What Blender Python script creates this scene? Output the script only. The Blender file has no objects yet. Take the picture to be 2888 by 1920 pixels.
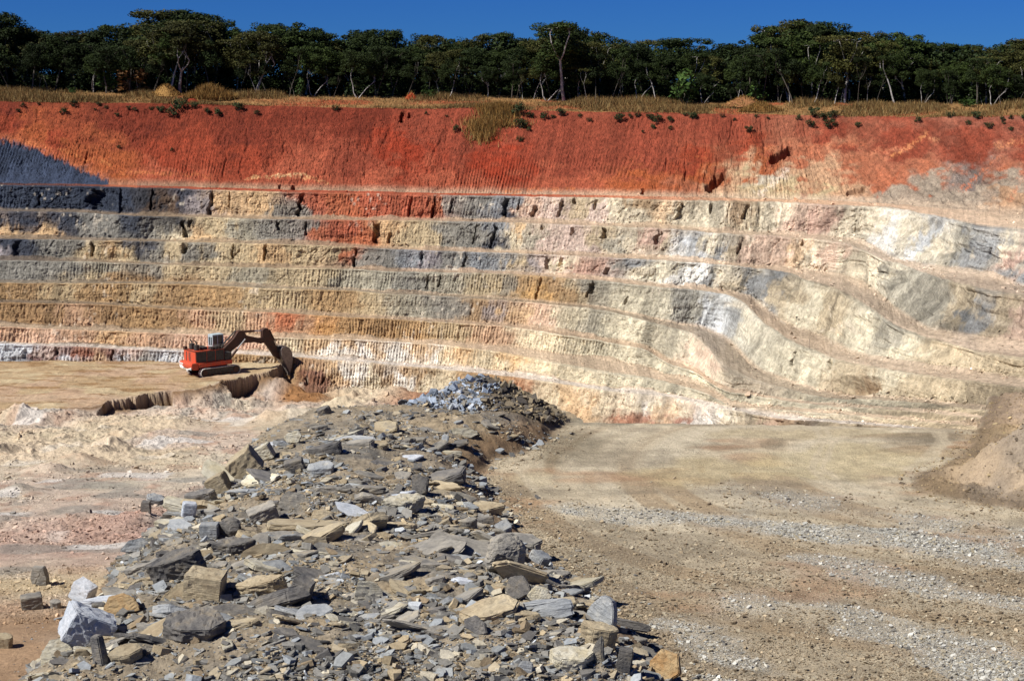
import bpy, bmesh, math, random
import numpy as np
from mathutils import Vector, Matrix, Euler

# ------------------------------------------------------------------ camera, sky, sun, exposure
SC = bpy.context.scene
COL = SC.collection
PW, PH, F = 2888.0, 1920.0, 4407.0          # photograph pixels and focal length in pixels
PITCH = math.radians(9.2)
CP, SP = math.cos(PITCH), math.sin(PITCH)
cam_d = bpy.data.cameras.new("camera")
cam = bpy.data.objects.new("camera", cam_d)
COL.objects.link(cam)
cam_d.sensor_width = 36.0
cam_d.lens = 36.0 * F / PW
cam_d.clip_start, cam_d.clip_end = 0.5, 5000.0
cam.rotation_euler = (math.pi / 2 - PITCH, 0, 0)
SC.camera = cam

SUN_EL = math.radians(47)
SUN_AZ = math.atan2(-0.88, -0.47)           # compass-like angle measured from +Y towards +X
sun_vec = Vector((math.sin(SUN_AZ) * math.cos(SUN_EL), math.cos(SUN_AZ) * math.cos(SUN_EL), math.sin(SUN_EL)))
world = bpy.data.worlds.new("World")
SC.world = world
world.use_nodes = True
wn, wl = world.node_tree.nodes, world.node_tree.links
sky = wn.new("ShaderNodeTexSky")
sky.sky_type = 'NISHITA'
sky.sun_disc = False
sky.sun_elevation = SUN_EL
sky.sun_rotation = SUN_AZ
sky.altitude = 3000
sky.air_density = 1.0
sky.dust_density = 0.0
sky.ozone_density = 6.0
tint = wn.new("ShaderNodeMix"); tint.data_type = 'RGBA'; tint.blend_type = 'MULTIPLY'
tint.inputs[0].default_value = 1.0
tint.inputs[7].default_value = (0.085, 0.245, 0.56, 1)
wl.new(sky.outputs[0], tint.inputs[6])
wl.new(tint.outputs[2], wn["Background"].inputs[0])
wn["Background"].inputs[1].default_value = 0.075
sun_d = bpy.data.lights.new("sun", 'SUN')
sun_d.energy = 5.0
sun_d.angle = math.radians(0.53)
sun_d.color = (1.0, 0.975, 0.92)
sun = bpy.data.objects.new("sun", sun_d)
COL.objects.link(sun)
sun.rotation_euler = sun_vec.to_track_quat('Z', 'Y').to_euler()
SC.view_settings.view_transform = 'Standard'
SC.view_settings.look = 'None'
SC.view_settings.exposure = 0.55
SC.view_settings.gamma = 1.0
SC.cycles.max_bounces = 6
SC.cycles.diffuse_bounces = 3

R = random.Random(7)
NR = np.random.default_rng(7)

# ------------------------------------------------------------------ helpers
def slope_of(y):                            # photo row -> metres down per metre away
    yc = (PH / 2 - np.asarray(y, float)) / F
    return (SP - yc * CP) / (CP + yc * SP)
def side_of(x, y):                          # photo column (and row) -> metres right per metre away
    yc = (PH / 2 - np.asarray(y, float)) / F
    return (np.asarray(x, float) - PW / 2) / F / (CP + yc * SP)
def at(x, y, d):                            # point seen at (x, y) at distance d
    return np.array([side_of(x, y) * d, d, -slope_of(y) * d])
def at_h(x, y, h):                          # point seen at (x, y) on the level h metres below the camera
    return at(x, y, h / slope_of(y))
def project(p):
    X, Y, Z = p
    f = Y * CP - Z * SP; u = Y * SP + Z * CP
    return PW / 2 + F * X / f, PH / 2 - F * u / f

def _hash(ix, iy, seed):
    h = (ix.astype(np.int64) * 374761393 + iy.astype(np.int64) * 668265263 + seed * 974634777) & 0xffffffff
    h = ((h ^ (h >> 13)) * 1274126177) & 0xffffffff
    h = ((h ^ (h >> 16)) * 2246822519) & 0xffffffff
    return ((h ^ (h >> 15)) & 0xffffff) / float(0xffffff)
def vn(x, y, seed=0):
    x, y = np.broadcast_arrays(np.asarray(x, float), np.asarray(y, float))
    ix, iy = np.floor(x), np.floor(y)
    fx, fy = x - ix, y - iy
    fx = fx * fx * fx * (fx * (fx * 6 - 15) + 10); fy = fy * fy * fy * (fy * (fy * 6 - 15) + 10)
    ix, iy = ix.astype(np.int64), iy.astype(np.int64)
    a, b = _hash(ix, iy, seed), _hash(ix + 1, iy, seed)
    c, d = _hash(ix, iy + 1, seed), _hash(ix + 1, iy + 1, seed)
    return (a + (b - a) * fx) * (1 - fy) + (c + (d - c) * fx) * fy
def fbm(x, y, octv=4, seed=0, gain=0.5):
    s = 0.0; a = 1.0; t = 0.0
    for k in range(octv):
        s = s + a * (vn(x * 2 ** k, y * 2 ** k, seed + k * 17) * 2 - 1); t += a; a *= gain
    return s / t
def ridged(x, y, octv=4, seed=0):
    s = 0.0; a = 1.0; t = 0.0
    for k in range(octv):
        s = s + a * (1 - np.abs(vn(x * 2 ** k, y * 2 ** k, seed + k * 31) * 2 - 1)); t += a; a *= 0.5
    return s / t
def sstep(a, b, x):
    t = np.clip((x - a) / (b - a), 0, 1)
    return t * t * (3 - 2 * t)
def lin(c):
    c = np.asarray(c, float) / 255.0
    return np.where(c <= 0.04045, c / 12.92, ((c + 0.055) / 1.055) ** 2.4)

def tag(o, label=None, cat=None, group=None, kind=None):
    if label: o['label'] = label
    if cat: o['category'] = cat
    if group: o['group'] = group
    if kind: o['kind'] = kind
    return o
def mesh_np(name, V, FQ, mat=None, col=None, smooth=False, attrs=None):
    """V (n,3), FQ (m,k) faces of equal size"""
    me = bpy.data.meshes.new(name)
    V = np.ascontiguousarray(V, dtype=np.float32); FQ = np.ascontiguousarray(FQ, dtype=np.int32)
    n, m, k = len(V), len(FQ), FQ.shape[1]
    me.vertices.add(n); me.vertices.foreach_set("co", V.ravel())
    me.loops.add(m * k); me.loops.foreach_set("vertex_index", FQ.ravel())
    me.polygons.add(m)
    me.polygons.foreach_set("loop_start", np.arange(0, m * k, k, dtype=np.int32))
    me.polygons.foreach_set("loop_total", np.full(m, k, dtype=np.int32))
    me.update(calc_edges=True)
    me.polygons.foreach_set("use_smooth", np.full(m, smooth, dtype=bool))
    if col is not None:
        a = me.color_attributes.new("Col", 'FLOAT_COLOR', 'POINT')
        c4 = np.ones((n, 4), np.float32); c4[:, :3] = col
        a.data.foreach_set("color", c4.ravel())
    if mat: me.materials.append(mat)
    return me
def link(name, me, parent=None):
    o = bpy.data.objects.new(name, me)
    COL.objects.link(o)
    if parent: o.parent = parent
    return o
def empty(name, loc=(0, 0, 0), rz=0.0):
    o = bpy.data.objects.new(name, None); COL.objects.link(o)
    o.location = loc; o.rotation_euler = (0, 0, rz); o.empty_display_size = 0.3
    return o
def grid_faces(nr, nc):
    i = np.arange(nr - 1)[:, None] * nc + np.arange(nc - 1)[None, :]
    return np.stack([i, i + nc, i + nc + 1, i + 1], -1).reshape(-1, 4)

# ------------------------------------------------------------------ materials
def mat_ground(name, bump=0.25, bscale=6.0, vary=0.25, vscale=3.0, rough=0.95, fine=40.0, stretch=(1, 1, 1), speck=0.0):
    m = bpy.data.materials.new(name); m.use_nodes = True
    n, l = m.node_tree.nodes, m.node_tree.links
    b = n["Principled BSDF"]; b.inputs["Roughness"].default_value = rough
    b.inputs["Specular IOR Level"].default_value = 0.15
    at_ = n.new("ShaderNodeAttribute"); at_.attribute_name = "Col"
    tc = n.new("ShaderNodeTexCoord"); mp = n.new("ShaderNodeMapping"); mp.inputs["Scale"].default_value = stretch
    l.new(tc.outputs["Object"], mp.inputs[0])
    n1 = n.new("ShaderNodeTexNoise"); n1.inputs["Scale"].default_value = vscale; n1.inputs["Detail"].default_value = 8; n1.inputs["Roughness"].default_value = 0.7
    n2 = n.new("ShaderNodeTexNoise"); n2.inputs["Scale"].default_value = bscale; n2.inputs["Detail"].default_value = 10; n2.inputs["Roughness"].default_value = 0.75
    l.new(mp.outputs[0], n1.inputs[0]); l.new(mp.outputs[0], n2.inputs[0])
    mr = n.new("ShaderNodeMapRange"); mr.inputs[1].default_value = 0.3; mr.inputs[2].default_value = 0.7
    mr.inputs[3].default_value = 1 - vary; mr.inputs[4].default_value = 1 + vary
    l.new(n1.outputs[0], mr.inputs[0])
    mx = n.new("ShaderNodeVectorMath"); mx.operation = 'SCALE'
    l.new(at_.outputs["Color"], mx.inputs[0]); l.new(mr.outputs[0], mx.inputs["Scale"])
    out = mx.outputs[0]
    if speck > 0:                          # pale and dark grit
        vo = n.new("ShaderNodeTexVoronoi"); vo.inputs["Scale"].default_value = fine
        l.new(mp.outputs[0], vo.inputs[0])
        mr2 = n.new("ShaderNodeMapRange"); mr2.inputs[3].default_value = 1 - speck; mr2.inputs[4].default_value = 1 + speck
        sx = n.new("ShaderNodeSeparateColor"); l.new(vo.outputs["Color"], sx.inputs[0]); l.new(sx.outputs[0], mr2.inputs[0])
        mx2 = n.new("ShaderNodeVectorMath"); mx2.operation = 'SCALE'
        l.new(out, mx2.inputs[0]); l.new(mr2.outputs[0], mx2.inputs["Scale"]); out = mx2.outputs[0]
    l.new(out, b.inputs["Base Color"])
    bp = n.new("ShaderNodeBump"); bp.inputs["Strength"].default_value = 1.0; bp.inputs["Distance"].default_value = bump
    l.new(n2.outputs[0], bp.inputs["Height"]); l.new(bp.outputs[0], b.inputs["Normal"])
    return m
def mat_plain(name, rgb, rough=0.6, metal=0.0, var=0.15, scale=4.0, bump=0.0, spec=0.3, dirt=None, dirt_amt=0.5):
    m = bpy.data.materials.new(name); m.use_nodes = True
    n, l = m.node_tree.nodes, m.node_tree.links
    b = n["Principled BSDF"]; b.inputs["Roughness"].default_value = rough; b.inputs["Metallic"].default_value = metal
    b.inputs["Specular IOR Level"].default_value = spec
    tc = n.new("ShaderNodeTexCoord")
    nz = n.new("ShaderNodeTexNoise"); nz.inputs["Scale"].default_value = scale; nz.inputs["Detail"].default_value = 8; nz.inputs["Roughness"].default_value = 0.7
    l.new(tc.outputs["Object"], nz.inputs[0])
    cr = n.new("ShaderNodeValToRGB")
    c = np.array(rgb)
    lo = c * (1 - var); hi = np.minimum(c * (1 + var), 1)
    if dirt is not None: lo = c * (1 - dirt_amt) + np.array(dirt) * dirt_amt
    cr.color_ramp.elements[0].position = 0.38; cr.color_ramp.elements[0].color = (*lo, 1)
    cr.color_ramp.elements[1].position = 0.62; cr.color_ramp.elements[1].color = (*hi, 1)
    l.new(nz.outputs[0], cr.inputs[0]); l.new(cr.outputs[0], b.inputs["Base Color"])
    if bump:
        bp = n.new("ShaderNodeBump"); bp.inputs["Distance"].default_value = bump
        l.new(nz.outputs[0], bp.inputs["Height"]); l.new(bp.outputs[0], b.inputs["Normal"])
    return m
def mat_rock(name, c1, c2, c3=None):
    """layered slate: thin beds along local z, weathered blotches of c2 and c3"""
    m = bpy.data.materials.new(name); m.use_nodes = True
    n, l = m.node_tree.nodes, m.node_tree.links
    b = n["Principled BSDF"]; b.inputs["Roughness"].default_value = 0.85; b.inputs["Specular IOR Level"].default_value = 0.25
    tc = n.new("ShaderNodeTexCoord"); oi = n.new("ShaderNodeObjectInfo")
    ad = n.new("ShaderNodeVectorMath"); ad.operation = 'ADD'
    sc = n.new("ShaderNodeVectorMath"); sc.operation = 'SCALE'; sc.inputs[0].default_value = (37, 11, 23)
    l.new(oi.outputs["Random"], sc.inputs["Scale"]); l.new(tc.outputs["Object"], ad.inputs[0]); l.new(sc.outputs[0], ad.inputs[1])
    n1 = n.new("ShaderNodeTexNoise"); n1.inputs["Scale"].default_value = 1.6; n1.inputs["Detail"].default_value = 7; n1.inputs["Roughness"].default_value = 0.65
    n2 = n.new("ShaderNodeTexNoise"); n2.inputs["Scale"].default_value = 14; n2.inputs["Detail"].default_value = 8; n2.inputs["Roughness"].default_value = 0.8
    l.new(ad.outputs[0], n1.inputs[0]); l.new(ad.outputs[0], n2.inputs[0])
    cr = n.new("ShaderNodeValToRGB"); e = cr.color_ramp.elements
    e[0].position = 0.36; e[0].color = (*c1, 1); e[1].position = 0.55; e[1].color = (*c2, 1)
    if c3 is not None:
        x = e.new(0.68); x.color = (*c3, 1)
    l.new(n1.outputs[0], cr.inputs[0])
    mp = n.new("ShaderNodeMapping"); mp.inputs["Scale"].default_value = (1.2, 1.2, 26)
    l.new(ad.outputs[0], mp.inputs[0])
    n3 = n.new("ShaderNodeTexNoise"); n3.inputs["Scale"].default_value = 1.0; n3.inputs["Detail"].default_value = 5
    l.new(mp.outputs[0], n3.inputs[0])
    mr = n.new("ShaderNodeMapRange"); mr.inputs[1].default_value = 0.3; mr.inputs[2].default_value = 0.7; mr.inputs[3].default_value = 0.72; mr.inputs[4].default_value = 1.2
    l.new(n2.outputs[0], mr.inputs[0])
    mr2 = n.new("ShaderNodeMapRange"); mr2.inputs[3].default_value = 0.8; mr2.inputs[4].default_value = 1.25
    l.new(oi.outputs["Random"], mr2.inputs[0])
    mu = n.new("ShaderNodeMath"); mu.operation = 'MULTIPLY'; l.new(mr.outputs[0], mu.inputs[0]); l.new(mr2.outputs[0], mu.inputs[1])
    vs = n.new("ShaderNodeVectorMath"); vs.operation = 'SCALE'
    l.new(cr.outputs[0], vs.inputs[0]); l.new(mu.outputs[0], vs.inputs["Scale"])
    l.new(vs.outputs[0], b.inputs["Base Color"])
    a2 = n.new("ShaderNodeMath"); a2.operation = 'MULTIPLY_ADD'; a2.inputs[1].default_value = 0.8
    l.new(n3.outputs[0], a2.inputs[0]); l.new(n2.outputs[0], a2.inputs[2])
    bp = n.new("ShaderNodeBump"); bp.inputs["Distance"].default_value = 0.05
    l.new(a2.outputs[0], bp.inputs["Height"]); l.new(bp.outputs[0], b.inputs["Normal"])
    return m
def mat_leaf(name, rgb, var=0.35):
    m = bpy.data.materials.new(name); m.use_nodes = True
    n, l = m.node_tree.nodes, m.node_tree.links
    b = n["Principled BSDF"]; b.inputs["Roughness"].default_value = 0.7; b.inputs["Specular IOR Level"].default_value = 0.12
    oi = n.new("ShaderNodeObjectInfo"); ge = n.new("ShaderNodeNewGeometry"); tc = n.new("ShaderNodeTexCoord")
    nz = n.new("ShaderNodeTexNoise"); nz.inputs["Scale"].default_value = 0.55; nz.inputs["Detail"].default_value = 4
    l.new(tc.outputs["Object"], nz.inputs[0])
    a1 = n.new("ShaderNodeMath"); a1.operation = 'ADD'; l.new(ge.outputs["Random Per Island"], a1.inputs[0]); l.new(nz.outputs[0], a1.inputs[1])
    cr = n.new("ShaderNodeValToRGB"); e = cr.color_ramp.elements
    c = np.array(rgb)
    e[0].position = 0.35; e[0].color = (*(c * (1 - var)), 1); e[1].position = 1.25 if False else 1.0; e[1].color = (*(c * np.array([1.5, 1.35, 1.0])), 1)
    mm = n.new("ShaderNodeMath"); mm.operation = 'MULTIPLY'; mm.inputs[1].default_value = 0.66
    l.new(a1.outputs[0], mm.inputs[0]); l.new(mm.outputs[0], cr.inputs[0])
    mr = n.new("ShaderNodeMapRange"); mr.inputs[3].default_value = 0.7; mr.inputs[4].default_value = 1.35
    l.new(oi.outputs["Random"], mr.inputs[0])
    vs = n.new("ShaderNodeVectorMath"); vs.operation = 'SCALE'
    l.new(cr.outputs[0], vs.inputs[0]); l.new(mr.outputs[0], vs.inputs["Scale"]); l.new(vs.outputs[0], b.inputs["Base Color"])
    return m

M_wall = mat_ground("wall earth", bump=0.5, bscale=1.6, vary=0.24, vscale=1.1, fine=2.8, stretch=(1, 1, 0.6), speck=0.2)
M_dirt = mat_ground("dirt", bump=0.16, bscale=4.0, vary=0.16, vscale=1.5, fine=11.0, speck=0.12)
M_top = mat_ground("plateau soil", bump=0.2, bscale=2.0, vary=0.3, vscale=0.7, fine=5, speck=0.2)
M_frag = mat_ground("rubble", bump=0.05, bscale=14.0, vary=0.25, vscale=7.0)
M_grass = mat_ground("dry grass", bump=0.0, bscale=4.0, vary=0.3, vscale=1.2)
M_leaf = [mat_leaf("leaf dark", (0.016, 0.026, 0.008)), mat_leaf("leaf mid", (0.024, 0.038, 0.010)),
          mat_leaf("leaf olive", (0.042, 0.045, 0.014)), mat_leaf("leaf bright", (0.034, 0.066, 0.016)),
          mat_leaf("leaf rust", (0.15, 0.075, 0.03)), mat_leaf("leaf bush", (0.03, 0.045, 0.02))]
M_bark_p = mat_plain("pale bark", (0.36, 0.33, 0.30), 0.9, var=0.5, scale=2.0)
M_bark_d = mat_plain("dark bark", (0.09, 0.075, 0.06), 0.9, var=0.4, scale=2.0)

# ------------------------------------------------------------------ the pit wall, traced bench by bench
def c5(*p): return [(x / 2.24, 500 + y / 2.24) for x, y in p]
def c6(*p): return [(950 + x / 2.24, 500 + y / 2.24) for x, y in p if x < 2050]
def c7(*p): return [(1888 + x / 2.24, 500 + y / 2.24) for x, y in p]
RIM = [(-600, 280), (0, 286), (212, 290), (424, 292), (760, 299), (950, 304), (1200, 308), (1360, 304), (1620, 317), (1888, 320), (2220, 326), (2560, 331), (2888, 329), (3500, 335)]
TOE = [None] * 9; CRE = [None] * 9
TOE[0] = [(-600, 510), (0, 515), (250, 519), (500, 525), (750, 533), (1000, 538)] + c6((560, 98), (1120, 106), (1680, 114), (2100, 122)) + c7((0, 122), (280, 128), (560, 135), (840, 140), (1120, 150), (1400, 166), (1680, 188), (1960, 203), (2240, 222))
CRE[1] = [(-600, 518), (0, 522), (250, 525), (500, 531), (750, 540), (1000, 544)] + c6((560, 110), (1120, 120), (1680, 130), (2100, 142)) + c7((0, 144), (280, 150), (560, 152), (840, 165), (1120, 180), (1300, 186), (1450, 205), (1680, 250), (1900, 305), (2080, 330), (2240, 345))
TOE[1] = c5((-900, 196), (0, 200), (560, 208), (870, 234), (1300, 238), (1680, 250), (2240, 256)) + c6((300, 258), (560, 260), (1120, 270), (1680, 292), (2240, 302)) + c7((0, 302), (280, 340), (560, 346), (840, 360), (1050, 376), (1150, 396), (1250, 435), (1320, 470), (1400, 515), (1560, 560), (1680, 578), (1900, 598), (2050, 618), (2150, 670), (2240, 690))
CRE[2] = c5((-900, 212), (0, 214), (560, 222), (870, 246), (1300, 250), (1680, 264), (2240, 270)) + c6((300, 272), (560, 274), (1120, 286), (1680, 308), (2240, 324)) + c7((0, 326), (280, 352), (560, 366), (840, 384), (1000, 400), (1130, 424), (1230, 470), (1330, 528), (1450, 545), (1560, 592), (1700, 640), (1880, 690), (2000, 722), (2240, 750))
TOE[2] = c5((-900, 372), (0, 376), (560, 386), (1120, 396), (1680, 406), (2240, 424)) + c6((300, 438), (560, 450), (1120, 466), (1680, 486), (2240, 504)) + c7((0, 506), (260, 532), (420, 545), (600, 558), (850, 588), (1000, 606), (1100, 622), (1200, 655), (1260, 695), (1350, 765), (1450, 850), (1600, 945), (1750, 995), (1950, 1015), (2100, 1035), (2240, 1050))
CRE[3] = c5((-900, 384), (0, 388), (560, 398), (1120, 408), (1680, 420), (2240, 438)) + c6((300, 452), (560, 462), (1120, 480), (1680, 506), (2240, 526)) + c7((0, 528), (280, 547), (560, 577), (780, 607), (830, 650), (900, 662), (1000, 690), (1100, 735), (1200, 790), (1280, 850), (1360, 905), (1450, 955), (1600, 1005), (1800, 1060), (1960, 1110), (2240, 1150))
TOE[3] = c5((-900, 508), (0, 512), (560, 518), (1120, 546), (1400, 552), (1680, 560), (2240, 566)) + c6((300, 578), (560, 584), (1120, 592), (1400, 618), (1680, 638), (2240, 676)) + c7((0, 678), (200, 690), (380, 718), (520, 765), (620, 850), (700, 905), (800, 955), (950, 1005), (1060, 1060), (1160, 1100), (1300, 1135), (1500, 1175), (1800, 1215), (2240, 1260))
CRE[4] = c5((-900, 520), (0, 524), (560, 532), (1120, 556), (1400, 564), (1680, 572), (2240, 580)) + c6((300, 594), (560, 600), (1120, 608), (1400, 634), (1680, 656), (2240, 696)) + c7((0, 700), (200, 712), (380, 745), (460, 785), (520, 840), (600, 930), (680, 980), (760, 1030), (850, 1080), (950, 1112), (1030, 1150), (1150, 1172), (1300, 1200), (1500, 1235), (1900, 1290), (2240, 1330))
TOE[4] = c5((-900, 650), (0, 652), (560, 656), (1120, 660), (1680, 684), (2240, 702)) + c6((300, 722), (560, 730), (1120, 766), (1400, 792), (1680, 820), (2240, 905)) + c7((0, 915), (200, 942), (300, 978), (400, 1040), (480, 1140), (560, 1210), (700, 1262), (900, 1330), (1100, 1375), (1300, 1382), (1600, 1400), (1960, 1440), (2240, 1470))
CRE[5] = c5((-900, 664), (0, 668), (560, 668), (1120, 674), (1680, 700), (2240, 716)) + c6((300, 736), (560, 744), (1120, 782), (1400, 808), (1680, 838), (2240, 932)) + c7((0, 945), (150, 985), (220, 1045), (290, 1130), (330, 1190), (400, 1240), (500, 1270), (700, 1325), (900, 1380), (1100, 1402), (1300, 1405), (1600, 1425), (2240, 1500))
TOE[5] = c5((-900, 772), (0, 776), (560, 786), (1120, 820), (1680, 836), (2240, 866)) + c6((300, 878), (560, 894), (1120, 928), (1400, 970), (1680, 1016), (1960, 1060), (2240, 1140)) + c7((0, 1150), (120, 1185), (200, 1225), (280, 1290), (400, 1335), (500, 1350), (700, 1385), (1000, 1425), (1300, 1440), (1600, 1460), (2240, 1530))
CRE[6] = c5((-900, 786), (0, 790), (560, 800), (1120, 832), (1680, 852), (2240, 886)) + c6((300, 894), (560, 908), (1120, 946), (1400, 992), (1680, 1036), (1960, 1090), (2240, 1165)) + c7((0, 1180), (120, 1215), (200, 1250), (280, 1315), (400, 1360), (500, 1368), (700, 1405), (1000, 1445), (1300, 1458), (1600, 1480), (2240, 1550))
TOE[6] = c5((-900, 918), (0, 922), (560, 946), (1120, 966), (1680, 994), (2240, 1004)) + c6((300, 1018), (560, 1032), (1120, 1066), (1400, 1108), (1680, 1140), (1960, 1190), (2240, 1240)) + c7((0, 1250), (200, 1300), (400, 1410), (700, 1440), (1300, 1490), (2240, 1580))
CRE[7] = c5((-900, 940), (0, 944), (560, 966), (1120, 988), (1680, 1012), (2240, 1024)) + c6((300, 1036), (560, 1048), (900, 1088), (1120, 1120), (1400, 1178), (1680, 1234), (1960, 1268), (2240, 1292)) + c7((0, 1300), (200, 1350), (400, 1450), (700, 1470), (1300, 1515), (2240, 1600))
TOE[7] = c5((-900, 1030), (0, 1036), (560, 1060), (1120, 1078), (1680, 1106), (2240, 1140)) + c6((300, 1160), (560, 1178), (1120, 1226), (1400, 1275), (1680, 1318), (2240, 1352)) + c7((0, 1360), (200, 1400), (700, 1500), (1300, 1545), (2240, 1630))
CRE[8] = c5((-900, 1046), (0, 1052), (560, 1074), (1120, 1096), (1680, 1126), (2240, 1162)) + c6((300, 1182), (560, 1202), (1120, 1262), (1400, 1300), (1680, 1345), (2240, 1376)) + c7((0, 1385), (200, 1430), (700, 1525), (1300, 1565), (2240, 1650))
TOE[8] = [(-600, 1022), (0, 1027), (250, 1031), (500, 1036), (700, 1040), (760, 1044), (800, 1062), (850, 1096), (1000, 1106), (1200, 1130), (1450, 1165), (1700, 1200), (2000, 1230), (2400, 1260), (2888, 1300), (3500, 1320)]

XS = np.arange(-560, 3420, 2.3)
NC = len(XS)
def L(pts):
    p = sorted(pts); return np.interp(XS, [a for a, b in p], [b for a, b in p])
def wob(y, amp, sc, seed):                 # bench edges are never ruled lines
    return y
ys = [wob(L(RIM), 2.4, 34.0, 3)]
for i in range(9):
    if i: ys.append(wob(L(CRE[i]), 1.8 + 1.5 * sstep(1500, 2200, XS), 30.0, 20 + i))
    ys.append(wob(L(TOE[i]), 1.8 + 2 * sstep(1500, 2200, XS), 38.0, 40 + i))
for i in range(1, len(ys)): ys[i] = np.maximum(ys[i], ys[i - 1] + (1.0 if i % 2 == 0 else 5.0))
# distances: faces fall at a set slope, treads are level
RIMD = np.interp(XS, [-560, 0, 1444, 2300, 2888, 3420], [312, 310, 307, 294, 274, 260])
edge = []
d = RIMD.copy(); h = d * slope_of(ys[0]); edge.append((d, h))
ang0 = np.radians(np.interp(XS, [0, 1500, 2300, 2888], [40, 40, 36, 34]))
angf = np.radians(np.interp(XS, [0, 1300, 1900, 2400, 2888], [66, 65, 58, 53, 50]))
def gsm(a, sig):
    k = np.arange(-int(3 * sig), int(3 * sig) + 1); w_ = np.exp(-.5 * (k / sig) ** 2); w_ /= w_.sum()
    return np.convolve(np.pad(a, len(k) // 2, mode='edge'), w_, mode='valid')
kr = sstep(1500, 1800, XS)
ys = [gsm(y, 9.0) * (1 - kr) + gsm(y, 4.0) * kr for y in ys]
for i in range(9):
    if i:                                   # tread to crest i, level
        d = h / slope_of(ys[2 * i]); edge.append((d, h))
    a = ang0 if i == 0 else angf
    m = slope_of(ys[2 * i + 1])
    t = (m * d - h) / (np.sin(a) + m * np.cos(a))
    h2 = gsm(h + t * np.sin(a), 45.0)       # benches keep their level
    d2 = np.minimum(h2 / m, d - (4.0 if i == 0 else 1.3))
    d2 = np.maximum(d2, d - (30.0 if i == 0 else 13.0))
    d2 = gsm(d2, 3.0); h = m * d2; d = d2; edge.append((d, h))
wy = [y + (1.6 + 1.6 * sstep(1500, 2200, XS)) * fbm(XS / 30.0, np.zeros(NC) + 7 * i, 4, 20 + i) for i, y in enumerate(ys)]
for i in range(1, len(wy)): wy[i] = np.maximum(wy[i], wy[i - 1] + (1.0 if i % 2 == 0 else 5.0))
edge = [(d, d * slope_of(y)) for (d, _), y in zip(edge, wy)]
FLOOR_D, FLOOR_H = edge[-1]
print("toe8 d/h at 0,500,1000,1444:", [(round(float(np.interp(q, XS, FLOOR_D)), 1), round(float(np.interp(q, XS, FLOOR_H)), 1)) for q in (0, 300, 600, 850, 1000, 1444, 2200, 2888)])
# rows
rows_d, rows_h, rows_v, rows_b = [], [], [], []
NF = [90] + [33] * 8
for i in range(9):
    d0, h0 = edge[2 * i] if i else edge[0]
    d1, h1 = edge[2 * i + 1]
    n = NF[i]
    for k in range(n):
        t = k / (n - 1.0)
        rows_d.append(d0 + (d1 - d0) * t); rows_h.append(h0 + (h1 - h0) * t); rows_v.append(t); rows_b.append(i)
    if i < 8:
        d2, h2 = edge[2 * i + 2]
        for k in range(1, 6):
            t = k / 6.0
            rows_d.append(d1 + (d2 - d1) * t); rows_h.append(h1 + (h2 - h1) * t); rows_v.append(t); rows_b.append(100 + i)
d1, h1 = edge[-1]
for k in range(1, 46):                      # on below the pit floor, behind the haul road's edge
    rows_d.append(d1 - k * 0.6); rows_h.append(h1 + k * 0.9); rows_v.append(1.0); rows_b.append(8)
D = np.array(rows_d); H = np.array(rows_h); Vv = np.array(rows_v)[:, None] + 0 * D; B = np.array(rows_b)
NRW = len(B)
# rounded toes: smooth along the fall line, more on the right-hand slopes
Ds, Hs = D.copy(), H.copy()
for it in range(2):
    Ds[1:-1] = (Ds[:-2] + 2 * Ds[1:-1] + Ds[2:]) / 4; Hs[1:-1] = (Hs[:-2] + 2 * Hs[1:-1] + Hs[2:]) / 4
Dl, Hl = Ds.copy(), Hs.copy()
for it in range(2):
    Dl[1:-1] = (Dl[:-2] + 2 * Dl[1:-1] + Dl[2:]) / 4; Hl[1:-1] = (Hl[:-2] + 2 * Hl[1:-1] + Hl[2:]) / 4
D, H = Ds, Hs
sx = (XS - PW / 2) / F / 0.99               # approx side slope
WX, WY, WZ = sx[None, :] * D, D.copy(), -H
SY = np.zeros_like(D)                       # photo rows of each vertex
fr = WY * CP - WZ * SP
SY = PH / 2 - F * (WY * SP + WZ * CP) / fr
SXg = np.broadcast_to(XS[None, :], D.shape)
# outward normal, blurred along x so holes keep one direction
def gnormal(X, Y, Z):
    dx = np.stack([np.gradient(a, axis=1) for a in (X, Y, Z)], -1)
    dr = np.stack([np.gradient(a, axis=0) for a in (X, Y, Z)], -1)
    n = np.cross(dr, dx); n /= np.linalg.norm(n, axis=-1, keepdims=True) + 1e-9
    s = np.sign(n[..., 1:2]); s[s == 0] = 1
    n = np.where(n[..., 2:3] < -0.2, -n, n)
    return n
NN = gnormal(WX, WY, WZ)
if (NN[NRW // 3, ::40, 1] > 0).mean() > 0.5: NN = -NN
isface = (B < 100)[:, None] * np.ones(NC)[None, :]
vf = np.clip(Vv, 0, 1)
facew = np.where(isface > 0, sstep(0.0, 0.10, vf) * (1 - 0.5 * sstep(0.86, 1.0, vf)), 0.0)
bi = np.where(B >= 100, B - 100, B)
seedx = (bi[:, None] * 37.7)
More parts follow.
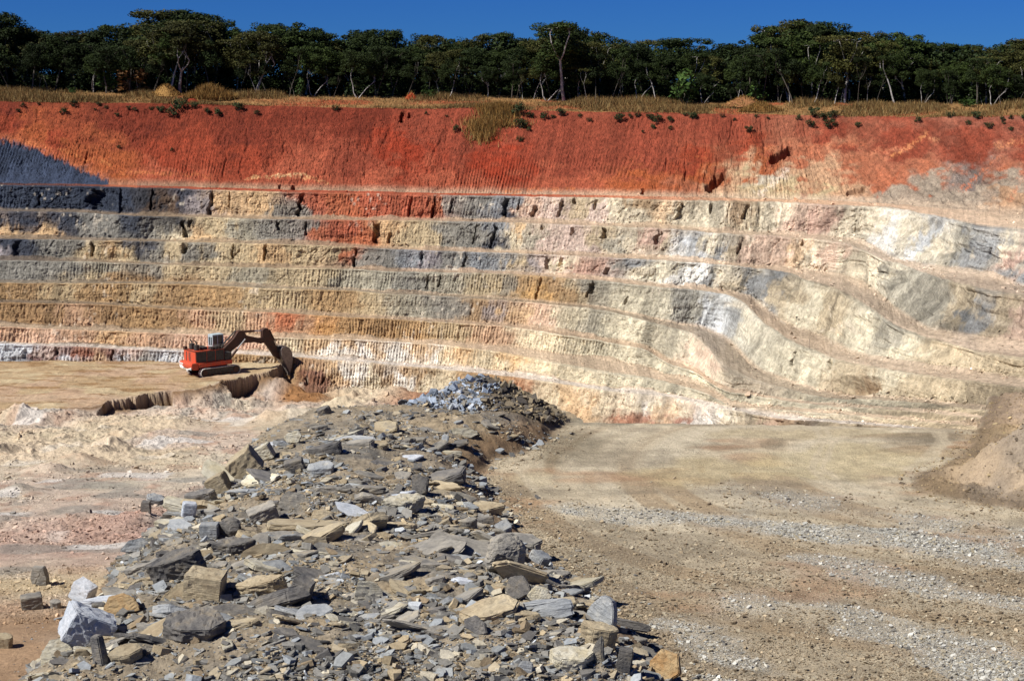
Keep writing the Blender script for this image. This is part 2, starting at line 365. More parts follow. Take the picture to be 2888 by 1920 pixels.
# bucket-tooth flutes
lean = np.interp(XS, [0, 900, 1500, 2300, 2888], [0.05, 0.12, 0.5, 0.9, 1.0])[None, :]
uu = WX + 0.55 * (WY - 250) * sstep(1800, 2400, SXg) - lean * (H - H[:1]) * -0.55
fl_p = uu / (0.60 + .45 * sstep(1700, 2200, SXg)) + 0.55 * fbm(uu * 0.35, H * 0.25, 3, 11) + seedx
fl = np.abs((fl_p % 1.0) * 2 - 1) ** 0.8
fl_amp = sstep(0.42, 0.62, vn(uu * 0.07 + seedx, H * 0.16, 5)) * (0.35 + 0.65 * vn(uu * 0.9, H * 0.8, 8))
ampb = np.array([0.34, 0.20, 0.12, 0.14, 0.26, 0.30, 0.34, 0.32, 0.30])[bi][:, None]
ampb = np.where(bi[:, None] == 0, 0.10 + 0.30 * sstep(0.45, 0.75, vf + 0.25 * fbm(uu * 0.05, H * 0.05, 3, 77)), ampb)
disp = -ampb * (.85 - .2 * sstep(1700, 2200, SXg)) * fl * (0.15 + fl_amp) * facew
# runnels that wander, rock relief, ledges
rn = ridged(uu * 0.33 + 0.5 * fbm(uu * .2, H * .3, 3, 4) + seedx, H * 0.14, 4, 21)
disp += -0.34 * sstep(0.62, 0.95, rn) * facew * sstep(.3, .7, vn(uu * .11, H * .15, 23))
rel = fbm(uu * 0.20 + seedx, H * 0.42, 5, 31, 0.55)
relamp = (1 + .35 * sstep(1500, 2000, XS))[None, :] * np.array([0.3, 0.9, 1.0, 1.0, 0.7, 0.6, 0.5, 0.6, 1.1])[bi][:, None]
disp += relamp * 0.42 * rel * facew
led = fbm(uu * 0.10, H * 1.1, 4, 91)
disp += 0.22 * led * facew
chip = ridged(uu * 1.1, H * 0.9, 3, 95)
disp += -0.20 * sstep(0.7, 0.95, chip) * facew * (0.3 + vn(uu * .05, H * .1, 96))
disp += (.13 * fbm(uu * 1.9, H * 1.1 + seedx, 3, 97) * (0.5 + vn(uu * .1, H * .2, 98)) * np.where(bi == 0, .6, 1)[:, None] + NR.normal(0, .035, D.shape)) * facew
scar = ridged(uu * 0.55 + .5 * H, H * 0.5 - uu * .1 + seedx, 4, 99)
disp += -.40 * sstep(.74, .95, scar) * facew * np.array([0, .8, 1, 1, .35, .2, .2, .2, .8])[bi][:, None] * (.4 + .6 * sstep(.35, .6, vn(uu * .08, H * .2, 100)))
disp += np.where(isface > 0, 0, 0.10) * fbm(uu * 0.8, WY * 0.8, 4, 61)
# talus heaps at the toes
tal = sstep(0.52, 0.72, vn(uu * 0.16 + seedx * 3, 0 * H, 71)) * sstep(0.74, 1.0, vf) * isface
disp += 0.55 * tal * (0.6 + 0.6 * vn(uu * 1.5, H * 1.5, 72)) * (bi[:, None] > 0)
# named hollows and cracks (photo x, top y, bottom y, half width, depth)
HOL = [(603, 528, 606, 8, 2.2), (655, 540, 585, 4, 1.1), (852, 545, 608, 11, 2.6), (1062, 622, 684, 15, 2.4), (1100, 655, 685, 7, 1.2), (270, 572, 548, 20, 2.0),
       (290, 525, 590, 22, 1.6), (350, 530, 600, 5, 1.6), (440, 528, 590, 5, 1.4), (525, 622, 668, 11, 2.0), (545, 620, 640, 8, 1.0), (790, 620, 650, 9, 1.6), (868, 625, 665, 6, 1.2),
       (268, 678, 722, 6, 2.0), (525, 680, 715, 14, 2.0), (752, 685, 735, 6, 1.8), (660, 688, 730, 4, 1.2), (1002, 700, 755, 6, 2.2), (55, 680, 725, 12, 1.4), (125, 548, 580, 6, 1.2),
       (1160, 555, 612, 5, 1.2), (1225, 555, 615, 6, 1.6), (1275, 560, 600, 6, 1.2), (1427, 555, 618, 12, 2.2), (1505, 580, 612, 9, 2.2), (1462, 565, 592, 4, 1.2), (1580, 555, 612, 7, 2.2), (1620, 556, 575, 10, 1.3), (1675, 560, 590, 5, 1.1),
       (1392, 625, 700, 8, 2.0), (1340, 630, 690, 3, 1.0), (1530, 628, 650, 9, 1.5), (1610, 640, 662, 9, 1.5), (1700, 640, 672, 12, 1.5), (1850, 640, 690, 10, 1.5), (1310, 705, 755, 7, 1.7), (1190, 705, 732, 6, 1.4), (1545, 718, 758, 10, 1.8), (1582, 722, 750, 7, 1.4), (1710, 755, 775, 9, 1.4),
       (1205, 775, 815, 3, 1.1), (1240, 775, 810, 4, 1.1), (1518, 775, 845, 4, 1.2), (1670, 790, 830, 8, 1.5), (1660, 800, 840, 5, 1.2), (1915, 560, 620, 12, 1.4), (2100, 575, 615, 12, 1.2), (2000, 570, 600, 6, 1.2), (2260, 665, 690, 8, 1.5), (2080, 680, 712, 6, 1.0),
       (2200, 410, 470, 10, 0.0), (2240, 990, 1030, 6, 2.2), (2346, 1010, 1040, 9, 2.6), (2005, 490, 540, 12, 1.6), (1808, 532, 548, 9, 1.2), (830, 520, 536, 10, 1.3), (795, 522, 534, 7, 1.0), (1140, 315, 345, 8, 1.6), (1160, 318, 332, 7, 1.2),
       (150, 975, 1000, 10, 1.6), (310, 985, 1015, 6, 1.6), (340, 1000, 1020, 8, 1.4), (60, 985, 1010, 10, 1.2), (860, 1060, 1090, 8, 1.5), (910, 1060, 1080, 5, 1.2), (2188, 430, 445, 6, 1.5), (2780, 700, 730, 6, .8), (1765, 835, 860, 5, 1.2), (2430, 1195, 1215, 8, 1.5)]
holem = np.zeros_like(D)
for (hx, y0, y1, hw, dep) in HOL:
    if y1 < y0: y0, y1 = y1, y0
    if dep == 0: continue
    cx = hx - (SY - (y0 + y1) / 2) * np.interp(hx, [900, 1800], [0.12, 0.3]) + 0.7 * hw * fbm(SY / 14.0, 0 * SY + hx, 3, 5)
    g = np.clip(1.6 - 1.6 * ((SXg - cx) / (hw * .62 * (0.6 + 0.8 * vn(SY / 12.0, 0 * SY + hx, 9)))) ** 2, 0, 1) * np.clip(1.2 - ((SY - (y0 + y1) / 2) / ((y1 - y0) / 2.0)) ** 4, 0, 1)
    holem = np.maximum(holem, g * dep * .85)
# the long slot in the red slope
def seg_d(x0, y0, x1, y1):
    t = np.clip(((SXg - x0) * (x1 - x0) + (SY - y0) * (y1 - y0)) / ((x1 - x0) ** 2 + (y1 - y0) ** 2), 0, 1)
    return np.hypot(SXg - x0 - t * (x1 - x0), SY - y0 - t * (y1 - y0)), t
for (a, b_, c_, d_, wd, dep) in [(2168, 452, 2210, 426, 10, 2.6), (1990, 528, 2030, 498, 10, 1.8), (2420, 535, 2380, 545, 6, 1.0), (2300, 640, 2250, 690, 0, 0)]:
    if wd:
        dd, t = seg_d(a, b_, c_, d_)
        dd = dd + 3 * fbm(SXg / 10, SY / 10, 3, 55)
        holem = np.maximum(holem, dep * np.clip(1.3 - (dd / wd) ** 2, 0, 1))
disp = np.where(isface > 0, disp, disp)
disp -= holem * np.where(isface > 0, 1, 0) * np.minimum(1, facew * 3)
# brown scoop low on the right
dd = np.hypot((SXg - 2430) / 75.0, (SY - 1085) / 26.0)
disp -= 2.2 * np.clip(1.1 - dd, 0, 1) * isface * 1.2
WXd = WX + NN[..., 0] * disp; WYd = WY + NN[..., 1] * disp; WZd = WZ + NN[..., 2] * disp

# colours of the beds, as seen in the photo under the sun, turned into albedo
RD, RR, RL, RM, BRED = (152, 66, 46), (184, 80, 52), (206, 108, 80), (178, 86, 64), (192, 74, 44)
OR, SAL, PC, LAV = (206, 110, 62), (216, 132, 100), (232, 190, 160), (198, 186, 178)
GD, GM, GB, GDK = (62, 71, 90), (146, 142, 134), (146, 151, 158), (58, 60, 68)
SAND, TAN, OCH, OCB = (224, 182, 128), (204, 180, 138), (190, 150, 98), (174, 136, 90)
RB = (198, 98, 62)
CR, CRY, WH, WB, PK, PKR = (234, 216, 180), (222, 208, 174), (246, 242, 236), (222, 228, 238), (228, 198, 182), (216, 166, 142)
GG, RUST, DR, TP, PKG = (178, 170, 150), (170, 92, 54), (130, 70, 54), (212, 168, 132), (160, 150, 154)
BEDS = {
 0: [(0, .1, RD), (0, .36, RR), (0, .72, GDK), (60, .8, GD), (150, .86, GD), (230, .93, GD), (170, .55, RR), (330, .8, OR), (220, .68, OR), (120, .45, OR), (400, .2, RD), (500, .6, RR), (450, .95, RL), (700, .3, RD), (700, .7, RR), (830, .95, RL), (900, .8, RL),
     (1000, .15, RD), (1150, .45, BRED), (1000, .7, RM), (1050, .9, RL), (1200, .2, RM), (1300, .5, RM), (1400, .6, BRED), (1300, .9, RL), (1500, .2, RM), (1600, .5, RM), (1600, .9, RL), (1800, .2, RM), (1800, .5, RM), (1850, .9, OR), (2000, .15, RM), (1950, .6, RR), (1980, .75, OR), (1960, .98, SAL),
     (2060, .95, PC), (2100, .45, RR), (2150, .62, OR), (2130, .82, CR), (2200, .92, CR), (2180, .8, WH), (2240, .85, CR), (2330, .92, CR), (2230, .68, PC), (2110, .72, PC), (2250, .55, SAL), (2300, .25, RM), (2330, .72, PC), (2280, .9, SAL), (2400, .6, SAL), (2420, .88, PC), (2500, .3, RM), (2500, .7, SAL), (2540, .9, LAV), (2600, .6, SAL), (2640, .78, LAV), (2680, .95, LAV), (2700, .35, RM), (2740, .66, PKG), (2770, .85, LAV), (2820, .6, SAL), (2860, .75, LAV), (2870, .93, PC), (2888, .3, RM)],
 1: [(0, .4, GD), (120, .5, GD), (250, .5, GD), (330, .5, GD), (420, .5, GDK), (480, .6, (110, 84, 62)), (540, .4, GD), (590, .6, PKG), (630, .5, SAND), (750, .5, SAND), (800, .9, GM), (860, .8, GM), (900, .4, RB), (960, .5, OR), (985, .5, OR), (1040, .5, RB), (1150, .5, RB), (1220, .5, OR), (1255, .5, GM), (1350, .5, GM), (1430, .4, GB), (1460, .8, GD), (1490, .4, PC), (1560, .5, PK), (1620, .4, TAN), (1680, .6, PK), (1740, .4, CR), (1790, .6, CR), (1800, .2, OCH), (1870, .5, SAND), (1920, .6, CR), (2000, .5, CR), (2080, .35, OCB), (2110, .6, TAN), (2160, .5, CR), (2250, .4, PC), (2300, .6, PKR), (2370, .6, CR), (2430, .4, CR), (2500, .7, WH), (2560, .4, CR), (2600, .5, WB), (2640, .6, CR), (2680, .5, GG), (2730, .5, GB), (2780, .5, GB), (2800, .7, GM), (2820, .4, CR), (2845, .5, PKR), (2870, .4, GG), (2888, .7, GB)],
 2: [(0, .4, GD), (40, .85, SAND), (100, .4, GD), (140, .9, SAND), (200, .5, GD), (260, .8, GM), (320, .5, GM), (400, .4, GD), (440, .8, GM), (500, .8, CR), (500, .3, GDK), (560, .8, SAND), (590, .5, TAN), (640, .5, TAN), (700, .6, GG), (760, .5, GM), (840, .5, GM), (880, .3, GM), (900, .5, OR), (960, .4, RB), (990, .8, OR), (1050, .5, OR), (1090, .4, SAND), (1150, .5, TAN), (1210, .5, TAN), (1260, .4, GM), (1290, .8, GM), (1340, .5, GM), (1380, .8, GD), (1410, .2, GB), (1440, .6, CR), (1460, .4, SAND), (1500, .6, GG), (1540, .7, PK), (1600, .5, PK), (1650, .7, PK), (1700, .4, TAN), (1740, .7, GG), (1790, .5, CR), (1830, .4, PKR), (1860, .5, TAN), (1900, .6, WH), (1950, .5, WB), (1990, .4, CR), (2030, .6, GB), (2060, .5, TAN), (2120, .5, PC), (2200, .4, PC), (2240, .5, SAND), (2300, .5, CR), (2350, .4, PC), (2400, .5, CR), (2460, .5, CR), (2490, .5, GG), (2560, .4, GG), (2630, .6, GG), (2700, .4, TAN), (2760, .7, GB), (2820, .5, TAN), (2888, .5, PC)],
 3: [(0, .5, PKG), (50, .3, GD), (90, .5, GD), (150, .5, GM), (210, .4, GM), (260, .5, TAN), (310, .5, OCH), (360, .6, TAN), (410, .4, GD), (460, .5, GM), (510, .4, TAN), (560, .5, GM), (620, .5, TAN), (700, .5, TAN), (760, .5, SAND), (850, .5, TAN), (950, .4, TAN), (985, .5, OR), (1005, .8, GM), (1040, .5, GM), (1100, .5, GM), (1160, .5, GB), (1210, .5, PKG), (1280, .5, GM), (1350, .5, GB), (1410, .6, GB), (1460, .5, TAN), (1490, .5, PKG), (1540, .4, PK), (1580, .5, CR), (1620, .7, PKR), (1680, .5, PKR), (1720, .6, PK), (1740, .5, GM), (1780, .3, GB), (1800, .5, CR), (1860, .5, CRY), (1920, .6, WH), (1960, .4, WH), (1990, .5, GB), (2010, .4, GM), (2050, .5, CR), (2080, .7, TAN), (2120, .6, GB), (2170, .4, GB), (2220, .5, TAN), (2280, .5, CRY), (2340, .5, TAN), (2420, .5, CRY), (2500, .4, GG), (2560, .6, CRY), (2650, .5, TAN), (2888, .5, TAN)],
 4: [(0, .3, GM), (100, .5, GM), (200, .4, GM), (250, .8, TAN), (300, .3, GG), (320, .8, OCB), (400, .8, OCB), (420, .4, GM), (500, .4, TAN), (540, .85, OCB), (600, .5, TAN), (700, .5, GG), (800, .5, TAN), (900, .5, TAN), (980, .5, GG), (1080, .5, GG), (1160, .6, GM), (1210, .4, GG), (1290, .5, GG), (1380, .5, TAN), (1430, .5, GM), (1480, .4, OCH), (1510, .6, (212, 160, 80)), (1545, .4, OCB), (1580, .5, OCH), (1630, .5, TAN), (1660, .4, GM), (1700, .5, GG), (1780, .5, CRY), (1850, .5, CRY), (1920, .4, GM), (1960, .5, GG), (2010, .6, WB), (2060, .5, GB), (2090, .5, CRY), (2200, .5, CRY), (2300, .5, CRY), (2400, .4, TAN), (2430, .7, OCB), (2500, .5, CRY), (2600, .6, TAN), (2888, .5, TAN)],
 5: [(0, .5, OCH), (100, .4, OCB), (180, .6, TAN), (250, .5, OCH), (330, .5, OCH), (400, .5, TAN), (480, .5, OCB), (560, .5, OCH), (640, .5, OCH), (720, .5, TAN), (800, .5, TAN), (950, .5, OCH), (1050, .5, TAN), (1150, .5, GG), (1270, .4, GM), (1350, .5, OCH), (1420, .5, PKG), (1450, .5, SAND), (1520, .5, PC), (1600, .5, CRY), (1680, .4, GG), (1750, .5, CRY), (1900, .5, CRY), (2000, .5, PC), (2020, .5, CRY), (2400, .5, CRY), (2888, .5, TAN)],
 6: [(0, .5, OCB), (120, .5, OCB), (220, .5, TP), (300, .5, OCB), (400, .5, OCH), (480, .5, OCB), (560, .5, TP), (660, .5, TAN), (740, .5, TP), (800, .3, OR), (860, .5, TP), (900, .6, (220, 160, 80)), (980, .5, OCH), (1050, .5, OCB), (1150, .5, OCH), (1280, .5, TAN), (1400, .5, TP), (1500, .5, CR), (1600, .5, CR), (1700, .5, CRY), (2000, .5, CRY), (2888, .5, TAN)],
 7: [(0, .5, TP), (60, .3, TP), (120, .5, PC), (220, .5, TP), (320, .5, SAND), (420, .5, TP), (520, .5, PC), (640, .5, PKR), (720, .5, PC), (820, .5, CR), (900, .4, SAND), (950, .6, WH), (980, .4, SAND), (1020, .5, WH), (1060, .5, SAND), (1100, .5, WH), (1130, .5, WH), (1170, .4, SAND), (1210, .5, WH), (1260, .5, CR), (1300, .3, SAND), (1380, .5, CR), (1450, .4, SAND), (1520, .6, CR), (1600, .5, CR), (1800, .5, CRY), (2888, .5, TAN)],
 8: [(0, .4, WB), (30, .7, GB), (60, .3, WB), (90, .6, DR), (120, .4, PK), (150, .5, DR), (180, .6, WB), (210, .4, RUST), (260, .5, SAND), (300, .4, DR), (340, .6, WB), (370, .4, PK), (400, .6, GM), (470, .5, WB), (560, .5, TP), (650, .4, OCH), (690, .5, SAND), (730, .5, GM), (770, .5, OCH), (810, .5, OCH), (840, .4, OCH), (860, .5, DR), (900, .6, DR), (930, .4, SAND), (960, .5, SAND), (1000, .5, WH), (1040, .5, CR), (1080, .4, OCB), (1120, .6, WH), (1170, .4, OCH), (1200, .6, CR), (1260, .5, CR), (1320, .3, OCB), (1400, .4, OCH), (1430, .5, RUST), (1480, .7, CR), (1550, .5, CR), (1620, .6, SAND), (1700, .4, CR), (1735, .6, CR), (1750, .7, RUST), (1770, .4, CR), (1785, .8, RUST), (1805, .5, WH), (1820, .7, RUST), (1840, .4, CR), (1856, .8, OCH), (1880, .5, SAND), (1900, .8, RUST), (1915, .4, CR), (1930, .6, OR), (1950, .7, WH), (2000, .6, WH), (2060, .5, CR), (2120, .5, TAN), (2180, .7, PKR), (2230, .5, OCB), (2280, .8, GD), (2330, .8, GD), (2370, .5, TAN), (2440, .5, TAN), (2520, .8, PC), (2600, .5, TAN), (2700, .6, SAND), (2888, .5, TAN)],
}
GAIN = 1.30
COLS = np.zeros(D.shape + (3,))
SXw = SXg + 44 * fbm(SXg / 60.0, SY / 40.0, 4, 201) + 24 * fbm(SXg / 14.0 + SY / 60.0, SY / 40.0, 4, 207) + 16 * fbm(SXg / 5.0 + SY / 20., SY / 30.0, 3, 209)
for i, pts in BEDS.items():
    rows = np.where(bi == i)[0]
    vv = np.where(B[rows, None] >= 100, 1.0, vf[rows]) + 0.30 * fbm(SXg[rows] / 45.0, SY[rows] / 22.0 + i, 5, 211)
    X = SXw[rows] + (vv - .5) * np.interp(XS, [0, 1200, 2000, 2888], [0, 8, 60, 90])[None, :] * (0.6 if i else 1.2)
    px = np.array([p[0] for p in pts]); pv = np.array([p[1] for p in pts]); pc = lin([p[2] for p in pts])
    acc = np.zeros(X.shape + (3,)); ws = np.zeros(X.shape)
    sxs, svs = (85.0, 0.20) if i == 0 else (38.0, 0.42)
    for q in range(len(pts)):
        d2 = ((X - px[q]) / sxs) ** 2 + ((vv - pv[q]) / svs) ** 2
        wq = 1.0 / (d2 + 0.08) ** 2.1
        acc += wq[..., None] * pc[q]; ws += wq
    COLS[rows] = acc / ws[..., None]
_m = COLS.copy()
for it in range(3):                          # running mean along the bench
    cs = np.cumsum(np.pad(_m, ((0, 0), (31, 30), (0, 0)), mode='edge'), axis=1); _m = (cs[:, 60:] - np.concatenate([np.zeros_like(cs[:, :1]), cs[:, :-61]], axis=1)) / 61.0
    _m = _m[:, :NC]
_k = np.where(bi >= 4, .32, .15)[:, None, None] * np.where(bi == 0, 0, 1)[:, None, None]
COLS = COLS * (1 - _k) + _m * _k
_l = COLS @ np.array([.2126, .7152, .0722])
_sat = (np.where(bi == 0, .90, .82)[:, None] - .16 * sstep(1450, 1900, SXg) * (bi[:, None] > 0))[..., None]
COLS = (_l[..., None] * (1 - _sat) + COLS * _sat) * np.where(bi == 0, .66, .98)[:, None, None] * np.where((bi == 0)[:, None, None], np.array([1.02, .93, .76]), np.array([1.02, 1.0, .94]))
rw = sstep(1500, 1900, SXg) * (bi[:, None] > 0)
dg = fbm(uu * 1.1, H * .12 + seedx, 4, 331) + .6 * fbm(uu * .3, H * .08 + seedx, 3, 333)
COLS *= (1 - rw * (.08 - .46 * dg) * isface)[..., None]
grt = sstep(.62, .9, vn(uu * 2.4, H * 1.7, 335)) * sstep(.3, .7, vn(uu * .2, H * .25, 337)) * isface
COLS *= (1 - .38 * grt * rw)[..., None]
# dust lies on the treads
treadc = lin(np.stack([np.interp(XS, [0, 600, 1200, 1800, 2400, 2888], c) for c in ([120, 168, 190, 206, 208, 206], [106, 144, 162, 178, 184, 182], [92, 116, 134, 148, 158, 156])], -1))
tw = np.where(isface > 0, 0.75 * sstep(0.90, 1.0, vf) * (bi[:, None] < 8), 0.85) 
tcol = np.broadcast_to(treadc[None], COLS.shape).copy()
tcol[B == 100] = lin(np.stack([np.interp(XS, [0, 600, 1500, 2000, 2888], c) for c in ([92, 176, 186, 224, 232], [66, 92, 96, 176, 206], [62, 66, 66, 140, 176])], -1))
for bb, c in ((104, (150, 136, 116)), (106, (216, 190, 160)), (107, (236, 226, 214))):
    tcol[B == bb] = 0.35 * tcol[B == bb] + 0.65 * lin(c)
COLS = COLS * (1 - tw[..., None]) + tcol * tw[..., None]
# streaks and washes down the faces
st = fbm(uu * 0.9 + 0.3 * fbm(uu, H, 2, 3), H * 0.10, 4, 301, 0.6)
st2 = fbm(uu * 0.25, H * 0.05 + seedx, 3, 311)
COLS *= (1 + 0.30 * st + 0.16 * st2 + .22 * fbm(uu * 2.6 + H, H * 1.6, 3, 303))[..., None]
pale = sstep(0.78, 0.92, vn(uu * 1.6, H * 1.2, 321)) * sstep(0.4, 0.7, vn(uu * .12, H * .2, 325)) * isface * (bi[:, None] > 0)
COLS = COLS * (1 - 0.5 * pale[..., None]) + lin((236, 220, 196)) * 0.5 * pale[..., None]
# lighter stony seams in the red slope
for (x0, y0, x1, y1, wd, cc, st_) in [(95, 400, 300, 452, 5, (236, 150, 90), .7), (300, 452, 330, 470, 5, (226, 150, 90), .6), (360, 485, 600, 492, 6, (220, 140, 84), .6), (700, 505, 780, 492, 5, (240, 200, 140), .8), (780, 492, 870, 495, 6, (240, 205, 150), .85), (870, 495, 930, 515, 5, (240, 190, 130), .7),
                                  (1420, 540, 1620, 532, 6, (224, 130, 70), .6), (2500, 440, 2590, 380, 8, (236, 160, 100), .7), (2590, 380, 2620, 395, 8, (236, 170, 120), .6), (2140, 412, 2420, 408, 6, (220, 130, 90), .55), (2440, 430, 2560, 410, 8, (230, 150, 110), .55), (2790, 410, 2870, 390, 8, (236, 160, 110), .6),
                                  (2690, 545, 2790, 440, 7, (208, 120, 80), .85), (2460, 560, 2530, 470, 7, (196, 96, 60), .6), (2140, 545, 2215, 475, 8, (246, 226, 206), .8), (2880, 480, 2830, 560, 6, (230, 150, 110), .6)]:
    dd, t = seg_d(x0, y0, x1, y1)
    dd = dd + 12 * fbm(SXg / 22, SY / 14, 4, int(x0))
    k = .62 * st_ * np.clip(1.3 - dd / wd, 0, 1) * (0.15 + 1.0 * (vn(SXg / 4.5, SY / 4.0, 77) > 0.52)) * (bi[:, None] == 0)
    k = np.clip(k, 0, 1)[..., None]
    COLS = COLS * (1 - k) + lin(cc) * k
# the cut-off grey bed in the upper left corner has a sharp edge
ln = np.interp(XS, [-600, 0, 60, 130, 230, 320, 330], [380, 392, 397, 420, 470, 505, 530])[None, :] + 5 * fbm(SXg / 25, SY / 30, 3, 9)
k = (sstep(-9, 9, SY - ln + 16 * fbm(SXg / 7, SY / 14, 4, 19)) * (bi[:, None] == 0) * (SXg < 322) * isface)[..., None]
gc = lin(GD) * (1.0 + 0.5 * fbm(uu * 0.8, H * 0.4, 3, 401))[..., None]
COLS = COLS * (1 - k) + gc * k
k2 = (1 - k) * (sstep(0, -40, SY - ln) * 0 + np.clip(1 - np.abs(SY - ln) / 28, 0, 1) * (SXg < 400) * (bi[:, None] == 0))[..., None] * 0.5
COLS = COLS * (1 - k2) + lin((222, 134, 92)) * k2
COLS = np.clip(COLS / GAIN, 0.012, 0.86)

Vw = np.stack([WXd, WYd, WZd], -1).reshape(-1, 3)
me = mesh_np("pit_wall", Vw, grid_faces(NRW, NC), M_wall, COLS.reshape(-1, 3), smooth=False)
o = link("pit_wall", me); tag(o, kind='structure')
tag(o, "stepped open pit wall with red soil above grey and cream rock benches", "pit wall")

def wall_pt(x, y, out=0.0):                 # point on the wall seen at photo (x, y)
    c = int(np.clip(np.searchsorted(XS, x), 0, NC - 1))
    r = int(np.argmin(np.abs(SY[:, c] - y)))
    return Vector((WXd[r, c], WYd[r, c], WZd[r, c])) + Vector(NN[r, c]) * out

# ------------------------------------------------------------------ plateau behind the rim
backs = np.concatenate([np.linspace(0, 3, 8), np.linspace(4, 40, 40), [60, 90, 140, 220, 400, 900]])
cc = slice(0, NC, 2)
rx, ry, rz = WXd[0, cc], WYd[0, cc], WZd[0, cc]
def plateau_z(X, Yb, z0, back):
    rise = np.interp(back, [0, 2, 14, 40, 900], [0, 0.15, 2.0, 2.6, 2.6])
    return z0 + rise * (0.85 + 0.3 * vn(X * .03, back * .04, 5)) + 0.25 * fbm(X * .2, back * .3, 3, 6) * np.minimum(1, back)
PB = backs[:, None] + 0 * rx[None, :]
gx = rx[None, :] + PB * (rx / ry)[None, :]; gy = ry[None, :] + PB
gz = plateau_z(gx, gy, rz[None, :], PB)
pcol = lin((150, 112, 70)) * (1 + 0.35 * fbm(gx * .3, gy * .3, 4, 8))[..., None]
redk = sstep(0.5, 0.75, vn(gx * .12, gy * .2, 9))[..., None] * 0.7
redk = np.maximum(redk, (1 - sstep(0, 1.2, PB))[..., None])
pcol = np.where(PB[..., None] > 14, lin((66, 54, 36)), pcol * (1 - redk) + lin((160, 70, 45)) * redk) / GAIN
nr_, nc_ = gx.shape
me = mesh_np("ground", np.stack([gx, gy, gz], -1).reshape(-1, 3), grid_faces(nr_, nc_), M_top, np.clip(pcol, .01, .8).reshape(-1, 3))
tag(link("ground", me), "flat woodland ground behind the rim of the pit", "ground", kind='structure')
RIMX = lambda x: (np.interp(x, XS, WXd[0]), np.interp(x, XS, WYd[0]), np.interp(x, XS, WZd[0]))
def plateau_at(x, back):
    X0, Y0, Z0 = RIMX(x)
    X = X0 + back * X0 / Y0
    return X, Y0 + back, float(plateau_z(np.array(X), 0, np.array(Z0), np.array(float(back))))

# ------------------------------------------------------------------ foreground terrain: mud floor, berm, haul road
HR = 20.0
def poly_sd(poly, X, Y):
    """signed distance, positive inside"""
    P = np.array(poly)[:, :2]
    dmin = np.full(X.shape, 1e9); ins = np.zeros(X.shape, bool)
    n = len(P)
    for i in range(n):
        x0, y0 = P[i]; x1, y1 = P[(i + 1) % n]
        t = np.clip(((X - x0) * (x1 - x0) + (Y - y0) * (y1 - y0)) / ((x1 - x0) ** 2 + (y1 - y0) ** 2 + 1e-9), 0, 1)
        dmin = np.minimum(dmin, np.hypot(X - x0 - t * (x1 - x0), Y - y0 - t * (y1 - y0)))
        cnd = ((y0 > Y) != (y1 > Y)) & (X < (x1 - x0) * (Y - y0) / (y1 - y0 + 1e-12) + x0)
        ins ^= cnd
    return np.where(ins, dmin, -dmin)
def line_d(poly, X, Y):
    P = np.array(poly)[:, :2]; dmin = np.full(X.shape, 1e9)
    for i in range(len(P) - 1):
        x0, y0 = P[i]; x1, y1 = P[i + 1]
        t = np.clip(((X - x0) * (x1 - x0) + (Y - y0) * (y1 - y0)) / ((x1 - x0) ** 2 + (y1 - y0) ** 2 + 1e-9), 0, 1)
        dmin = np.minimum(dmin, np.hypot(X - x0 - t * (x1 - x0), Y - y0 - t * (y1 - y0)))
    return dmin
hp = lambda pts, h=HR: [at_h(x, y, h)[:2] for x, y in pts]
BERM = hp([(2060, 2120), (1960, 1930), (1800, 1800), (1655, 1680), (1560, 1590), (1480, 1500), (1400, 1410), (1350, 1335), (1400, 1300), (1490, 1280), (1540, 1245), (1590, 1205)]) + \
       hp([(1600, 1190), (1480, 1165), (1330, 1150), (1180, 1165), (1000, 1185), (880, 1192), (760, 1215), (680, 1275), (610, 1345), (500, 1440), (400, 1520), (330, 1590), (290, 1650), (240, 1740), (130, 1860), (0, 1960), (-200, 2120)])
HEAP = at_h(1352, 1180, HR)[:2]
ROAD = hp([(1250, 1150), (1600, 1189), (1888, 1194), (2300, 1202), (2560, 1206), (3000, 1212)], HR)
PLAT = hp([(-700, 1200), (-100, 1166), (120, 1160), (265, 1146), (350, 1122), (440, 1106), (545, 1099), (600, 1082), (680, 1066), (762, 1050), (792, 1038), (800, 990), (400, 960), (-700, 940)], 44.0)
BANK = hp([(2760, 1180), (2744, 1214), (2738, 1258), (2700, 1292), (2640, 1318), (2570, 1345), (2600, 1380), (2674, 1408), (2772, 1428), (2900, 1448), (3400, 1560), (4200, 1700)]) + [(90, 60), (90, 120), at_h(2800, 1120, HR)[:2]]
HF = {}
